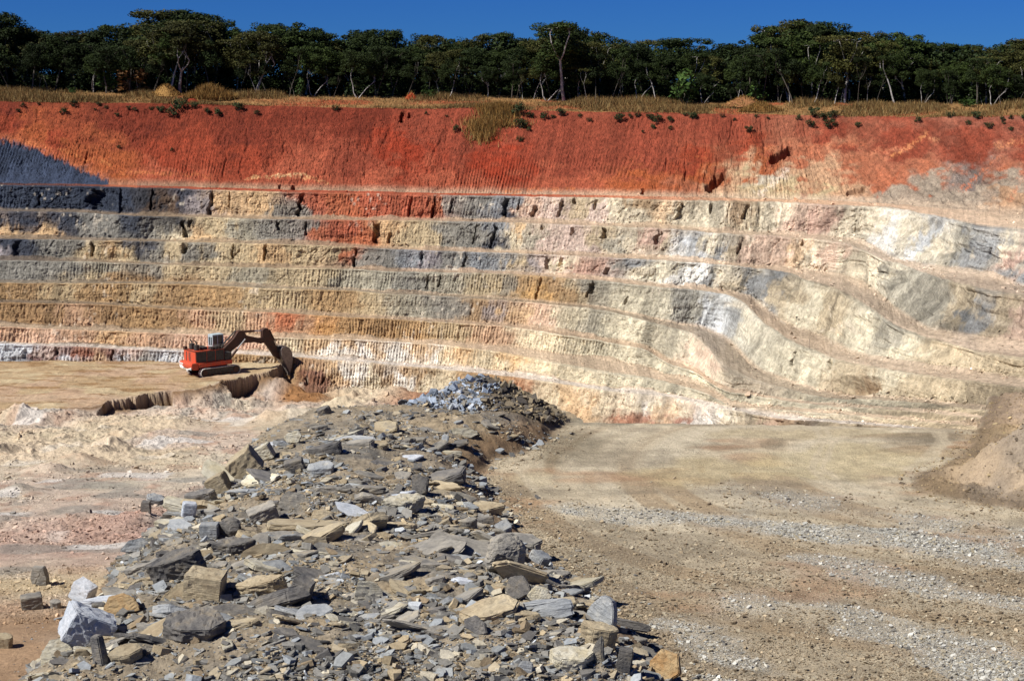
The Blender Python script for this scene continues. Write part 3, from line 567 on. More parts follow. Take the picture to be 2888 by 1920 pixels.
def ground(X, Y):
    X = np.asarray(X, float); Y = np.asarray(Y, float)
    zm = np.interp(Y, [20, 45, 60, 72, 100, 150, 190, 225, 250, 400], [-20.2, -20.4, -21.6, -23.6, -28.6, -36.6, -42.4, -46.8, -48.4, -49.5])
    far = sstep(62, 90, Y)
    lum = 0.10 * ridged(X * 1.1, Y * .8, 3, 503) + 0.40 * fbm(X * .16, Y * .16, 5, 501, .55) + 0.45 * (ridged(X * .22, Y * .22, 4, 505) - .6)
    lumw = 0.32 + 0.68 * far
    lumw = lumw * (0.35 + 1.1 * sstep(0.35, 0.65, vn(X * .035, Y * .05, 507)))
    zm = zm + lum * lumw * 2.0
    for (mx, my, dd_, hh, ww) in MOUNDS:
        r = np.hypot((X - mx) / ww, (Y - my) / (ww * 0.9))
        zm = zm + hh * .55 * np.exp(-r ** 2 * 1.6) * (0.65 + .55 * ridged(X * .35, Y * .35, 4, 509))
    # excavator platform
    sd = poly_sd(PLAT, X, Y) + 1.1 * fbm(X * .2, Y * .16, 3, 511) + .9 * fbm(X * .7, Y * .5, 4, 512)
    ramp = 0.25 + 3.2 * sstep(0, 2.5, np.hypot(X - RAMP[0], Y - RAMP[1]) - 3.0) * 0 
    steep = np.where(np.hypot((X - RAMP[0]) / 4.2, (Y - RAMP[1]) / 7.0) < 1, 4.5, 0.25)
    steep = np.where(X < PLAT[3][0] + 1.0, 6.0, steep)
    k = sstep(-steep, 0.15, sd)
    plat = -44.0 + 0.30 * fbm(X * .2, Y * .25, 5, 513) + .12 * ridged(X * .9, Y * .6, 3, 514)
    zm = np.where(zm > plat, np.maximum(zm * 0 + plat, zm * (1 - k) + plat * k), zm * (1 - k) + plat * k)
    # haul road side
    rl = np.interp(X, [p[0] for p in ROAD], [p[1] for p in ROAD])
    road = -HR + 0.05 * fbm(X * .5, Y * .5, 4, 521) + 0.09 * fbm(X * .09, Y * .09, 3, 523)
    edge_ = sstep(-0.3, 0.6, rl - Y + 0.5 * fbm(X * .3, 0 * X, 3, 524))
    drop = -HR - np.clip(Y - rl, 0, 60) * 1.3
    road = np.where(Y > rl, np.maximum(drop, -49.0), road)
    axis = np.interp(Y, [30, 52, 70, 80, 95, 140], [-11.5, -9.0, -7.6, -5.2, -3.5, -3.5])
    ws = sstep(-1.5, 1.5, X - axis)
    z = zm * (1 - ws) + road * ws
    z = np.where(ws > 0.999, road, z)
    # berm of waste rock
    sb = poly_sd(BERM, X, Y) + 0.55 * fbm(X * .45, Y * .45, 4, 531)
    hb = 2.5 * (1 - np.exp(-np.clip(sb, 0, 50) * 0.36)) * (0.82 + 0.30 * fbm(X * .13, Y * .13, 3, 533))
    hb = hb * sstep(0, .8, sb)
    zb = -HR + hb
    z = np.where(sb > 0, np.maximum(z, zb) * 1.0, z)
    z = np.where(sb > 0, z + (0.22 * fbm(X * .8, Y * .8, 4, 535) + 0.10 * (ridged(X * 1.5, Y * 1.5, 3, 537) - .5)) * sstep(0, 1.5, sb), z)
    # outer side of the berm falls to the lower floor on the left
    so = sstep(0, 14, -sb) 
    r = np.hypot(X - HEAP[0], (Y - HEAP[1]))
    heap = -HR - 0.3 + 3.0 * np.clip(1 - r / 5.6, 0, 1) ** 0.9 + 0.18 * fbm(X * .9, Y * .9, 3, 539)
    z = np.where(r < 6.5, np.maximum(z, heap), z)
    # bank on the right
    sk = poly_sd(BANK, X, Y) + 0.5 * fbm(X * .35, Y * .35, 4, 541)
    hk = .22 * fbm(X * 2.0, Y * 2.0, 3, 548) * sstep(0, 1, sk) + .9 * (ridged(X * .38 + Y * .2, Y * .35, 5, 547) - .6) * sstep(0, 1.5, sk) + np.interp(sk, [0, 2.5, 7, 22], [0, .7, 4.9, 6.6]) + 0.30 * fbm(X * .6, Y * .6, 4, 545) * sstep(0, 1, sk)
    z = np.where(sk > 0, np.maximum(z, -HR) + hk, z)
    HF['sb'], HF['sk'], HF['sp'], HF['ws'], HF['r'], HF['rl'] = sb, sk, sd, ws, r, rl
    return z
def mnd(x, y, dd_, hh, ww):
    p = at(x, y, dd_); return (p[0], p[1], dd_, hh, ww)
MOUNDS = [mnd(610, 1112, 227, 3.6, 3.6), mnd(690, 1105, 229, 1.6, 3.0), mnd(800, 1080, 240, 4.0, 3.4), mnd(745, 1072, 240, 3.5, 2.5), mnd(480, 1148, 200, 2.4, 5.5), mnd(300, 1182, 165, 2.0, 4.5), mnd(210, 1195, 158, 1.6, 4), mnd(130, 1215, 140, 2.0, 2.8), mnd(215, 1200, 150, 1.7, 3), mnd(20, 1190, 160, 1.2, 6), mnd(50, 1250, 122, 1.2, 2.0),
          mnd(770, 1145, 205, 2.6, 4.5), mnd(850, 1135, 208, 1.6, 5), mnd(940, 1130, 205, 3.0, 4.5), mnd(1000, 1125, 205, 3.4, 5), mnd(1075, 1115, 210, 3.2, 5), mnd(1150, 1115, 210, 2.8, 5), mnd(1180, 1120, 195, 2.6, 5), mnd(630, 1295, 105, 1.0, 2.4), mnd(560, 1280, 108, .8, 2.4), mnd(60, 1120, 205, 3.2, 6), mnd(170, 1122, 210, 3.0, 5)]
RAMP = at_h(570, 1100, 44)[:2]

UC = np.linspace(-0.41, 0.44, 1180)
ROWD = np.concatenate([1.0 / np.linspace(1 / 44.0, 1 / 120.0, 560), np.arange(120.3, 262, .33)])
GX = UC[None, :] * ROWD[:, None]; GY = ROWD[:, None] + 0 * UC[None, :]
GZ = ground(GX, GY)
sb, sk, sp, ws_, rr, rl_ = (HF[k] for k in ('sb', 'sk', 'sp', 'ws', 'r', 'rl'))
_f = GY * CP - GZ * SP
PXg = PW / 2 + F * GX / _f; PYg = PH / 2 - F * (GY * SP + GZ * CP) / _f

# colours of the floor
def mixc(C, c, k):
    k = np.clip(k, 0, 1)[..., None]; return C * (1 - k) + lin(c) * k
n1 = fbm(GX * .10, GY * .07, 4, 601); n2 = fbm(GX * .5, GY * .3, 4, 603); n3 = vn(GX * .06, GY * .06, 605)
C = np.zeros(GX.shape + (3,)) + lin((228, 206, 184))
C = mixc(C, (232, 216, 190), sstep(0, .5, n1))
C = mixc(C, (214, 180, 156), sstep(0.05, .45, n2) * .8)
C = mixc(C, (206, 168, 148), sstep(0.50, 0.8, vn(GX * .09 + 3, GY * .05, 607)) * sstep(130, 100, GY) * .7)
pinkz = np.exp(-(((GX + 22) / 14.0) ** 2 + ((GY - 92) / 16.0) ** 2))
C = mixc(C, (216, 180, 162), pinkz * .7 * (0.5 + vn(GX * .4, GY * .2, 609)))
C = mixc(C, (230, 206, 160), np.exp(-((GY - 72) / 5.0) ** 2) * sstep(-10, -14, GX) * .7)
C = mixc(C, (196, 162, 128), sstep(70, 62, GY))
C = mixc(C, (164, 160, 150), sstep(.62, .8, vn(GX * .35, GY * .22, 611)) * .6)
C = mixc(C, (244, 236, 226), sstep(.76, .86, vn(GX * .25, GY * .16, 613)) * .8 * sstep(64, 80, GY))
far_w = sstep(130, 160, GY)
C = mixc(C, (236, 214, 176), far_w * .6 * sstep(.35, .6, vn(GX * .08, GY * .05, 615)))
C = mixc(C, (238, 232, 220), np.exp(-((GY - 140) / 9.0) ** 2) * sstep(-30, -20, GX) * sstep(-2, -8, GX) * .8)
C = mixc(C, (176, 118, 84), sstep(195, 205, GY) * sstep(-22, -14, GX) * .8)
C = mixc(C, (236, 220, 186), np.exp(-(((GX + 22) / 8.0) ** 2 + ((GY - 214) / 4.0) ** 2)) * 1.2)
# platform, tracked and dusty
pl = sstep(-0.3, 0.6, sp)
PC_ = np.zeros(C.shape) + lin((204, 174, 134))
PC_ = mixc(PC_, (228, 206, 166), sstep(-.1, .4, fbm(GX * .14, GY * .35, 5, 621)) * .8)
PC_ = mixc(PC_, (216, 180, 152), sstep(.45, .7, vn(GX * .2, GY * .2, 622)) * .6)
PC_ = mixc(PC_, (166, 128, 86), sstep(.05, .4, fbm(GX * .25, GY * .8, 5, 623)) * .8)
C = C * (1 - pl[..., None]) + PC_ * pl[..., None]
C = mixc(C, (176, 128, 84), np.exp(-(((GX + 32) / 5.0) ** 2 + ((GY - 236) / 8.0) ** 2)) * 1.3)
cut = sstep(-3.0, -0.2, sp) * (1 - sstep(-.2, .2, sp))
C = mixc(C, (146, 112, 76), cut * .9)
# road
road_k = sstep(0.3, 1, ws_) * (GY < rl_ + 25)
RC = np.zeros(C.shape) + lin((212, 194, 164))
t = np.hypot(GX - 24, GY - 80)          # tracks swing across the road
along = np.arctan2(GY - 80, GX - 24) * 12
RC = mixc(RC, (232, 214, 182), sstep(60, 74, GY) * .85)
RC = mixc(RC, (238, 222, 192), sstep(.0, .35, fbm(t * .55, along * .06, 4, 631)) * .75 * sstep(54, 70, GY))
RC = mixc(RC, (158, 130, 98), sstep(64, 52, GY) * sstep(11, 3, GX) * .8)
RC = mixc(RC, (188, 162, 128), sstep(.05, .4, fbm(t * .5 + 9, along * .06, 4, 633)) * .75)
RC = mixc(RC, (160, 146, 124), sstep(.0, .5, fbm(GX * .25, GY * .5, 4, 635)) * .5)
RC = mixc(RC, (196, 150, 112), sstep(.2, .5, fbm(GX * .15, GY * .3, 3, 637)) * .5)
def pix_ell(x, y, a, b_): return np.hypot((PXg - x) / a, (PYg - y) / b_)
for (x, y, a, b_, c, k) in [(1600, 1262, 120, 50, (140, 128, 104), .55), (2600, 1235, 110, 30, (140, 128, 108), .5), (2180, 1250, 40, 18, (150, 136, 112), .5), (2250, 1225, 260, 18, (216, 196, 156), .6), (1490, 1350, 60, 22, (224, 206, 170), .6), (2350, 1300, 250, 50, (230, 210, 164), .6), (2000, 1330, 200, 40, (220, 198, 150), .5), (1640, 1190, 330, 12, (150, 142, 122), .6), (2600, 1370, 30, 20, (120, 100, 78), .5)]:
    q = pix_ell(x, y, a, b_) + .5 * fbm(GX * .5, GY * .5, 3, int(x))
    RC = mixc(RC, c, k * sstep(1.2, .6, q))
# tyre tracks near the far corner
for pts in ([(2655, 1218), (2668, 1250), (2640, 1285), (2580, 1330)], [(2640, 1218), (2650, 1250), (2620, 1280), (2560, 1325)], [(1520, 1275), (1480, 1245), (1560, 1215), (1680, 1200)], [(1430, 1300), (1470, 1335), (1510, 1380)], [(2330, 1210), (2350, 1250), (2320, 1320), (2400, 1380), (2560, 1400), (2888, 1432)], [(2300, 1210), (2322, 1250), (2290, 1320), (2370, 1390), (2560, 1415), (2888, 1450)]):
    dd = line_d(hp(pts), GX, GY)
    RC = mixc(RC, (234, 216, 184), .65 * sstep(.34, .1, dd + .2 * fbm(GX, GY, 2, 639)))
C = C * (1 - road_k[..., None]) + RC * road_k[..., None]
# gravel windrows: pale stone bands across the road
GRAV = [[(1700, 1440), (1900, 1455), (2150, 1478), (2300, 1510), (2560, 1530), (2888, 1600)], [(2080, 1390), (2300, 1420), (2560, 1460), (2888, 1520)], [(2250, 1580), (2420, 1610), (2600, 1660), (2888, 1700)], [(2100, 1690), (2350, 1720), (2500, 1790), (2700, 1850), (2888, 1900)], [(2600, 1800), (2750, 1870), (2888, 1930)], [(1880, 1760), (1990, 1800), (2060, 1870)], [(1900, 1900), (2100, 1925)]]
gk = np.zeros(GX.shape)
GWV, GKK = (1.9, 2.2, 2.0, 2.0, 2.8, 1.2, 1.5), (1.35, .45, .5, .75, 1.1, .4, .4)
def grav_k(X, Y):
    k_ = np.zeros(X.shape)
    for g_, wv, kk in zip(GRAV, GWV, GKK):
        k_ = np.maximum(k_, kk * sstep(wv * 1.3, 0, line_d(hp(g_), X, Y) + 1.6 * fbm(X * .35, Y * .45, 4, 641)))
    return np.clip(k_, 0, 1.3) * (.45 + .8 * sstep(.25, .65, vn(np.hypot(X - 24, Y - 80) * .7, np.arctan2(Y - 80, X - 24) * 5, 643)))
gk = grav_k(GX, GY)
gk = gk * road_k * (GY < rl_)
C = mixc(C, (222, 218, 206), gk * .8)
# berm and heap
bk = sstep(-.4, .5, sb)
BC = np.zeros(C.shape) + lin((182, 166, 142))
BC = mixc(BC, (150, 144, 134), sstep(-.1, .4, fbm(GX * .4, GY * .4, 4, 651)))
BC = mixc(BC, (200, 178, 144), sstep(.1, .5, fbm(GX * .3, GY * .6, 4, 653)) * .7)
BC = BC * (1 + .35 * fbm(GX * 2.5, GY * 2.5, 3, 655))[..., None]
BC = mixc(BC, (142, 112, 82), sstep(3.0, .8, sb) * sstep(-6, -3, GX - np.interp(GY, [50, 90], [2, -2])) * .8)  # browner road-side flank, its shade painted into the soil colour
C = C * (1 - bk[..., None]) + BC * bk[..., None]
C = mixc(C, (150, 134, 112), sstep(6.2, 5, rr))
# bank
kk = sstep(-.3, .4, sk)
KC = np.zeros(C.shape) + lin((206, 182, 152))
KC = mixc(KC, (180, 164, 144), sstep(-.1, .4, fbm(GX * .3, GY * .3, 4, 661)) * .8)
KC = mixc(KC, (218, 176, 112), sstep(.1, .4, fbm(GX * .16 + 5, GY * .2, 3, 663)) * sstep(80, 72, GY))
KC = mixc(KC, (214, 178, 120), sstep(.55, .75, vn(GX * .25, GY * .2, 665)) * .4)
KC = mixc(KC, (204, 176, 150), sstep(.55, .75, vn(GX * .2 + 9, GY * .25, 667)) * .5)
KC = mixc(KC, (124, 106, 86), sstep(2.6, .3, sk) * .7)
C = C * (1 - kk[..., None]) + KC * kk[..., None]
C = C * (1 + .22 * fbm(GX * 1.3, GY * 1.3, 3, 671))[..., None]
C = np.clip(C / 1.75, .012, .8)
def gcol(x, y):
    ri_ = np.clip(np.searchsorted(ROWD, y), 0, len(ROWD) - 1); ci_ = np.clip(np.searchsorted(UC, x / y), 0, len(UC) - 1)
    return C[ri_, ci_]
FQ = grid_faces(*GX.shape)
cen = lambda A: (A.reshape(-1)[FQ[:, 0]] + A.reshape(-1)[FQ[:, 2]]) / 2
VG = np.stack([GX, GY, GZ], -1).reshape(-1, 3); CG = C.reshape(-1, 3)
cb, cr_, ck, cw = cen(sb), cen(rr), cen(sk), cen(ws_)
is_berm = (cb > 0) | (cr_ < 5.4)
is_bank = (~is_berm) & (ck > 0)
is_road = (~is_berm) & (~is_bank) & (cw > .5)
is_mud = ~(is_berm | is_bank | is_road)
def sub(name, mask, label, cat, mat=M_dirt):
    f = FQ[mask][:, ::-1]; u, inv = np.unique(f, return_inverse=True)
    me = mesh_np(name, VG[u], inv.reshape(f.shape), mat, CG[u])
    return tag(link(name, me), label, cat, kind='structure')
sub("pit_floor", is_mud, "churned pale and pink mud floor of the pit", "pit floor")
sub("haul_road", is_road, "wide dusty haul road with gravel bands", "road")
sub("rock_berm", is_berm, "long mound of grey broken slate beside the haul road", "rock berm")
sub("road_bank", is_bank, "brown earth bank at the right edge of the haul road", "earth bank")

def gz_at(x, y): return float(ground(np.array([x]), np.array([y]))[0])
def hit(px, py, d0=46.0, d1=260.0):         # where the view ray through a photo pixel meets the ground
    ds = 1.0 / np.linspace(1 / d0, 1 / d1, 900)
    s = side_of(px, py); m = slope_of(py)
    z = ground(s * ds, ds)
    i = np.argmax(-m * ds <= z)
    d = ds[i]; return Vector((float(s * d), float(d), float(z[i])))

# ------------------------------------------------------------------ rocks
def hull_np(pts):
    bm = bmesh.new()
    for p in pts: bm.verts.new(p)
    r = bmesh.ops.convex_hull(bm, input=bm.verts)
    bmesh.ops.delete(bm, geom=[g for g in r['geom_interior'] if isinstance(g, bmesh.types.BMVert)], context='VERTS')
    bmesh.ops.triangulate(bm, faces=bm.faces)
    return bm
def slab_pts(rr_, n, th, jag=0.25, elong=1.0):
    pts = []
    for k in range(n):
        a = 2 * math.pi * (k + rr_.uniform(-.3, .3)) / n
        rad = rr_.uniform(1 - jag, 1)
        x, y = rad * math.cos(a) * elong, rad * math.sin(a)
        t1, t2 = rr_.uniform(.75, 1), rr_.uniform(.75, 1)
        pts.append((x * .5, y * .5, th * .5 * t1)); pts.append((x * .5 * rr_.uniform(.85, 1.05), y * .5 * rr_.uniform(.85, 1.05), -th * .5 * t2))
    return pts
def rock_mesh(name, pts, mat, rr_, rough=0.02, cuts=2):
    bm = hull_np(pts)
    bmesh.ops.dissolve_limit(bm, angle_limit=0.12, verts=bm.verts, edges=bm.edges)
    bmesh.ops.bevel(bm, geom=list(bm.edges), offset=0.03, segments=2, affect='EDGES', clamp_overlap=True)
    bmesh.ops.triangulate(bm, faces=bm.faces)
    for it in range(cuts):
        es = [e for e in bm.edges if e.calc_length() > 0.13]
        if es: bmesh.ops.subdivide_edges(bm, edges=es, cuts=1)
        bmesh.ops.triangulate(bm, faces=bm.faces)
    bm.normal_update()
    o_ = rr_.uniform(0, 90)
    for v in bm.verts:
        p = v.co
        nn = float(fbm(np.array([p.x * 5 + o_ + p.z * 9]), np.array([p.y * 5 + p.z * 14]), 3, 5)[0])
        v.co = p + v.normal * nn * rough * 1.6
    me = bpy.data.meshes.new(name); bm.to_mesh(me); bm.free()
    me.materials.append(mat); return me
A = lambda c, g=1.75: tuple(lin(c) / g)
MR = {'grey': mat_rock("grey slate", A((142, 138, 132)), A((186, 178, 164)), A((206, 190, 162))),
      'dark': mat_rock("dark slate", A((108, 106, 106)), A((146, 140, 132)), A((172, 158, 136))),
      'blue': mat_rock("blue grey slate", A((158, 162, 166)), A((192, 193, 192)), A((208, 203, 190))),
      'tan': mat_rock("tan slate", A((192, 172, 140)), A((216, 198, 164)), A((174, 162, 144))),
      'pale': mat_rock("pale cream slate", A((222, 208, 174)), A((238, 230, 208)), A((206, 192, 164))),
      'white': mat_rock("white blue rock", A((214, 222, 232)), A((240, 242, 246)), A((200, 206, 214))),
      'ochre': mat_rock("ochre rock", A((204, 160, 108)), A((222, 190, 142)), A((182, 156, 122)))}
TPL = {}
for mk in MR:
    TPL[mk] = []
    for k in range(6):
        th = [0.12, 0.2, 0.28, 0.42, 0.15, 0.24][k]
        TPL[mk].append(rock_mesh("slab_" + mk, slab_pts(R, R.choice([5, 6, 7]), th, 0.3, R.uniform(1.0, 1.5)), MR[mk], R, 0.026, 3))

# hero rocks: px, py of the foot centre, width and height in photo pixels, kind, thickness, tilt about view axis, standing?, label
HERO = [
 (240, 1826, 150, 104, 'white', 'block', -28, "large white angular block on the near left edge of the rock berm"),
 (277, 1880, 46, 98, 'dark', 'upright', 4, "narrow dark slab standing upright beside the white block"),
 (110, 1658, 50, 64, 'grey', 'upright', 2, "grey stone standing upright alone on the brown soil left of the berm"),
 (86, 1724, 62, 44, 'grey', 'box', 3, "square grey block lying on the brown soil below the upright stone"),
 (157, 1722, 40, 26, 'grey', 'flat', 0, "small flat grey stone right of the square block on the soil"),
 (10, 1835, 60, 44, 'tan', 'flat', -10, "brown stone cut by the left edge of the picture"),
 (493, 1650, 190, 84, 'dark', 'long', 17, "longest dark slab overhanging the left flank of the berm"),
 (575, 1695, 112, 84, 'tan', 'box', -8, "brown squared boulder just right of the long overhanging slab"),
 (233, 1700, 62, 58, 'white', 'box', -25, "pale bluish white block on the left edge of the berm above the ochre patch"),
 (690, 1350, 92, 76, 'tan', 'tiltbox', 38, "big tan block leaning up from the far left shoulder of the berm"),
 (742, 1305, 58, 46, 'pale', 'tiltbox', 30, "pale slab resting behind the big leaning tan block"),
 (826, 1260, 62, 44, 'pale', 'tiltslab', 14, "pale cream slab propped on the crest far along the berm"),
 (1424, 1630, 132, 136, 'grey', 'round', 10, "huge rounded grey boulder at the road side of the berm"),
 (1524, 1596, 72, 34, 'blue', 'flat', -24, "blue grey slab half buried at the road edge behind the huge boulder"),
 (1138, 1452, 150, 46, 'pale', 'long', 3, "long pale slab lying across the middle of the berm"),
 (1182, 1404, 76, 70, 'dark', 'tiltslab', -42, "dark slab standing on edge on the right shoulder of the berm"),
 (1036, 1702, 102, 66, 'pale', 'tri', -6, "pale tan triangular slab in the middle of the near berm"),
 (1522, 1712, 84, 62, 'pale', 'tiltslab', -14, "cream slab with blue streaks leaning below the huge boulder"),
 (1705, 1775, 104, 104, 'blue', 'disc', -30, "half disc of slate standing on edge beside the road"),
 (1690, 1838, 130, 84, 'tan', 'long', -10, "thick layered brown slab under the standing half disc"),
 (1690, 1880, 60, 104, 'grey', 'blade', -16, "thin pointed blade of slate at the near right corner of the berm"),
 (1612, 1900, 140, 60, 'pale', 'flat', -4, "broad cream slab at the bottom edge of the picture"),
 (1880, 1930, 120, 104, 'ochre', 'tiltslab', -40, "orange tan wedge of rock where the berm meets the road at the bottom"),
 (1592, 1736, 68, 42, 'tan', 'box', 0, "squat tan block between the cream slab and the half disc"),
 (1462, 1700, 90, 84, 'dark', 'tiltslab', -45, "dark leaning slab under the foot of the huge boulder"),
 (1762, 1905, 56, 84, 'dark', 'upright', -8, "dark grained stone wedged at the near right end of the berm"),
 (734, 1696, 160, 62, 'tan', 'long', 12, "long tan and grey boulder right of the brown squared boulder"),
 (852, 1706, 76, 80, 'dark', 'upright', -20, "dark rock with a white face in the middle foreground"),
 (566, 1442, 104, 56, 'dark', 'long', 12, "dark faced block high on the left flank of the berm"),
 (532, 1466, 40, 48, 'white', 'box', -10, "small white stone tucked under the dark faced block"),
 (412, 1450, 32, 36, 'dark', 'upright', -4, "small dark stone upright on the mud at the left foot of the berm"),
 (434, 1430, 66, 26, 'blue', 'flat', -14, "pale grey slab lying on the mud behind the small dark stone"),
 (614, 1398, 64, 56, 'tan', 'tiltbox', 26, "tan rounded block below the big leaning tan block"),
 (545, 1815, 210, 66, 'dark', 'flat', -3, "long low dark boulder covered in grit near the bottom"),
 (350, 1874, 112, 40, 'tan', 'flat', 8, "flat brown slab right of the narrow upright slab"),
 (1632, 1668, 74, 28, 'tan', 'flat', 0, "flat pale stone lying on the road below the huge boulder"),
 (1484, 1915, 56, 60, 'blue', 'tiltslab', -20, "blue grey slab at the bottom edge left of the broad cream slab"),
 (1322, 1500, 62, 34, 'grey', 'long', 10, "grey slab jutting from the right shoulder behind the huge boulder"),
 (912, 1177, 46, 24, 'dark', 'flat', 20, "dark flat rock on the far tip of the berm crest"),
 (1255, 1265, 34, 40, 'blue', 'tiltslab', -35, "blue grey slab upright where the berm meets the rock heap"),
 (335, 1740, 116, 64, 'ochre', 'tri', 22, "ochre yellow earthy lump on the left flank behind the large white block"),
 (168, 1858, 140, 56, 'pale', 'tri', 16, "cream yellow slab under the large white block at the left edge of the berm"),
 (740, 1478, 84, 46, 'grey', 'box', 18, "grey boulder with a flat tilted top left of the middle of the berm"),
 (1340, 1800, 90, 60, 'dark', 'tiltslab', -38, "dark slab tipped toward the road in the near half of the berm"),
 (1282, 1715, 0, 0, '', '', 0, ""),
 (905, 1345, 92, 30, 'blue', 'flat', 6, "pale bluish slab lying flat on the far left part of the berm"),
 (830, 1335, 60, 34, 'dark', 'tiltbox', 15, "brown and dark block between the leaning tan block and the bluish slab"),
 (448, 1590, 0, 0, '', '', 0, ""),
 (375, 1570, 110, 44, 'blue', 'tiltslab', 24, "blue grey slab leaning on the left flank of the berm"),
 (590, 1520, 56, 40, 'blue', 'box', 0, "rounded blue grey stone in front of the dark gritty lump"),
 (645, 1520, 80, 62, 'dark', 'round', 0, "dark gritty lump on the left crest of the berm"),
 (655, 1575, 150, 46, 'dark', 'long', 4, "low dark slab behind the long overhanging slab"),
 (905, 1475, 74, 36, 'tan', 'tri', 4, "tan wedge of slate in the middle of the berm"),
 (830, 1440, 100, 50, 'grey', 'tri', -10, "grey peaked slab left of the middle of the berm"),
]
HP = []
def shape_pts(kind, w, hgt, rr_):
    """local x across, y into depth, z up; centred on its own middle"""
    if kind in ('block', 'box', 'tiltbox'):
        dp = w * 0.75; j = 0.16 if kind != 'box' else 0.08
        return [(sx_ * w / 2 * rr_.uniform(1 - j, 1), sy_ * dp / 2 * rr_.uniform(1 - j, 1), sz_ * hgt / 2 * rr_.uniform(1 - j, 1)) for sx_ in (-1, 1) for sy_ in (-1, 1) for sz_ in (-1, 1)] + [(rr_.uniform(-.3, .3) * w, -dp / 2 * rr_.uniform(.9, 1.1), rr_.uniform(-.3, .5) * hgt), (rr_.uniform(-.35, .35) * w, rr_.uniform(-.3, .3) * dp, hgt * .53)]
    if kind == 'upright':
        return [(sx_ * w / 2 * rr_.uniform(.7, 1) * (.85 if sz_ > 0 else 1), sy_ * w * .32 * rr_.uniform(.7, 1), sz_ * hgt / 2 * rr_.uniform(.85, 1)) for sx_ in (-1, 1) for sy_ in (-1, 1) for sz_ in (-1, 0, 1)]
    if kind == 'blade':
        return [(-w * .1, 0, hgt / 2), (w * .12, .05 * w, hgt * .3), (w * .45, .08 * w, -hgt * .3), (w * .5, -.08 * w, -hgt / 2), (-w * .35, .1 * w, -hgt / 2), (-w * .4, -.12 * w, -hgt * .3), (-w * .25, -.1 * w, hgt * .2), (w * .2, -.16 * w, -hgt * .1)]
    if kind == 'disc':
        pts = []
        for k in range(9):
            a = math.pi * k / 8
            for t in (-1, 1): pts.append((w / 2 * math.cos(a) * rr_.uniform(.92, 1), t * w * .13, -hgt / 2 + hgt * math.sin(a) * rr_.uniform(.93, 1)))
        return pts
    if kind == 'round':
        pts = []
        for k in range(46):
            v = Vector((rr_.gauss(0, 1), rr_.gauss(0, 1), rr_.gauss(0, 1))).normalized()
            pts.append((v.x * w / 2, v.y * w * .36, v.z * hgt / 2))
        return [p for p in pts if p[1] > -w * .27]+[(0, -w*.3, hgt*.1), (w*.2, -w*.3, -hgt*.1), (-w*.2, -w*.29, hgt*.2)]
    if kind == 'tri':
        return [(-w / 2, -w * .3, -hgt / 2), (w / 2, -w * .25, -hgt / 2), (w * .3, w * .3, -hgt * .2), (-w * .3, w * .25, -hgt * .2), (w * rr_.uniform(-.3, -.1), w * .05, hgt / 2), (w * .12, w * .1, hgt * .4), (-w * .42, -w * .1, hgt * .15), (w * .4, -w * .05, hgt * .1)]
    if kind == 'tiltslab':
        return [(q[0] * w, (q[2]) * w * .8, q[1] * hgt * 1.0) for q in slab_pts(rr_, 6, .22, .18)]
    # flat, long
    dp = w * (.75 if kind == 'flat' else .42)
    e = rr_.uniform(.8, 1)
    return [(q[0] * w, q[1] * dp, q[2] * hgt * 1.35) for q in slab_pts(rr_, 7, .7, .16)]
for (px, py, w, hgt, mk, kind, tilt, label) in HERO:
    if not w: continue
    p = hit(px, py - 6)
    sc = p.y / F / CP
    w_, h_ = w * sc, hgt * sc
    rr_ = random.Random(px * 7 + py)
    me = rock_mesh("rock", shape_pts(kind, w_, h_, rr_), MR[mk], rr_, 0.02 * max(.5, w_), 3)
    o = link("rock", me)
    o.location = (p.x, p.y + w_ * .2, p.z + h_ * .40)
    if kind in ('flat', 'long'): rot = (math.radians(12), -math.radians(tilt), rr_.uniform(-.25, .25))
    elif kind == 'tiltslab': rot = (math.radians(-18), -math.radians(tilt) * .6, rr_.uniform(-.2, .2) + (math.radians(-35) if tilt < -25 else 0.1))
    elif kind == 'disc': rot = (math.radians(-12), math.radians(14), math.radians(-38))
    else: rot = (math.radians(4), -math.radians(tilt), rr_.uniform(-.5, .5))
    o.rotation_euler = rot
    tag(o, label, "rock")
    HP.append((p.x, p.y, w_ * .5))

# the many slabs of the berm
def on_berm(rr_, lo, hi):
    for _ in range(400):
        y = 1.0 / rr_.uniform(1 / hi, 1 / lo); u = rr_.uniform(-.34, .13); x = u * y
        s = poly_sd(BERM, np.array([x]), np.array([y]))[0]
        if s > .8 and all(math.hypot(x - a, y - b) > c for a, b, c in HP): return x, y, s
    return x, y, s
LBL = {'grey': "grey slate slab lying among the rubble of the rock berm", 'dark': "dark slate slab lying among the rubble of the rock berm",
       'blue': "blue grey slab lying among the rubble of the rock berm", 'tan': "tan brown slab lying among the rubble of the rock berm",
       'pale': "pale cream slab lying among the rubble of the rock berm", 'white': "whitish stone lying among the rubble of the rock berm", 'ochre': ""}
GRP = {'grey': "grey slabs strewn over the berm", 'dark': "dark slabs strewn over the berm", 'blue': "blue grey slabs strewn over the berm", 'tan': "tan slabs strewn over the berm", 'pale': "pale slabs strewn over the berm", 'white': "whitish stones strewn over the berm"}
nb = 0
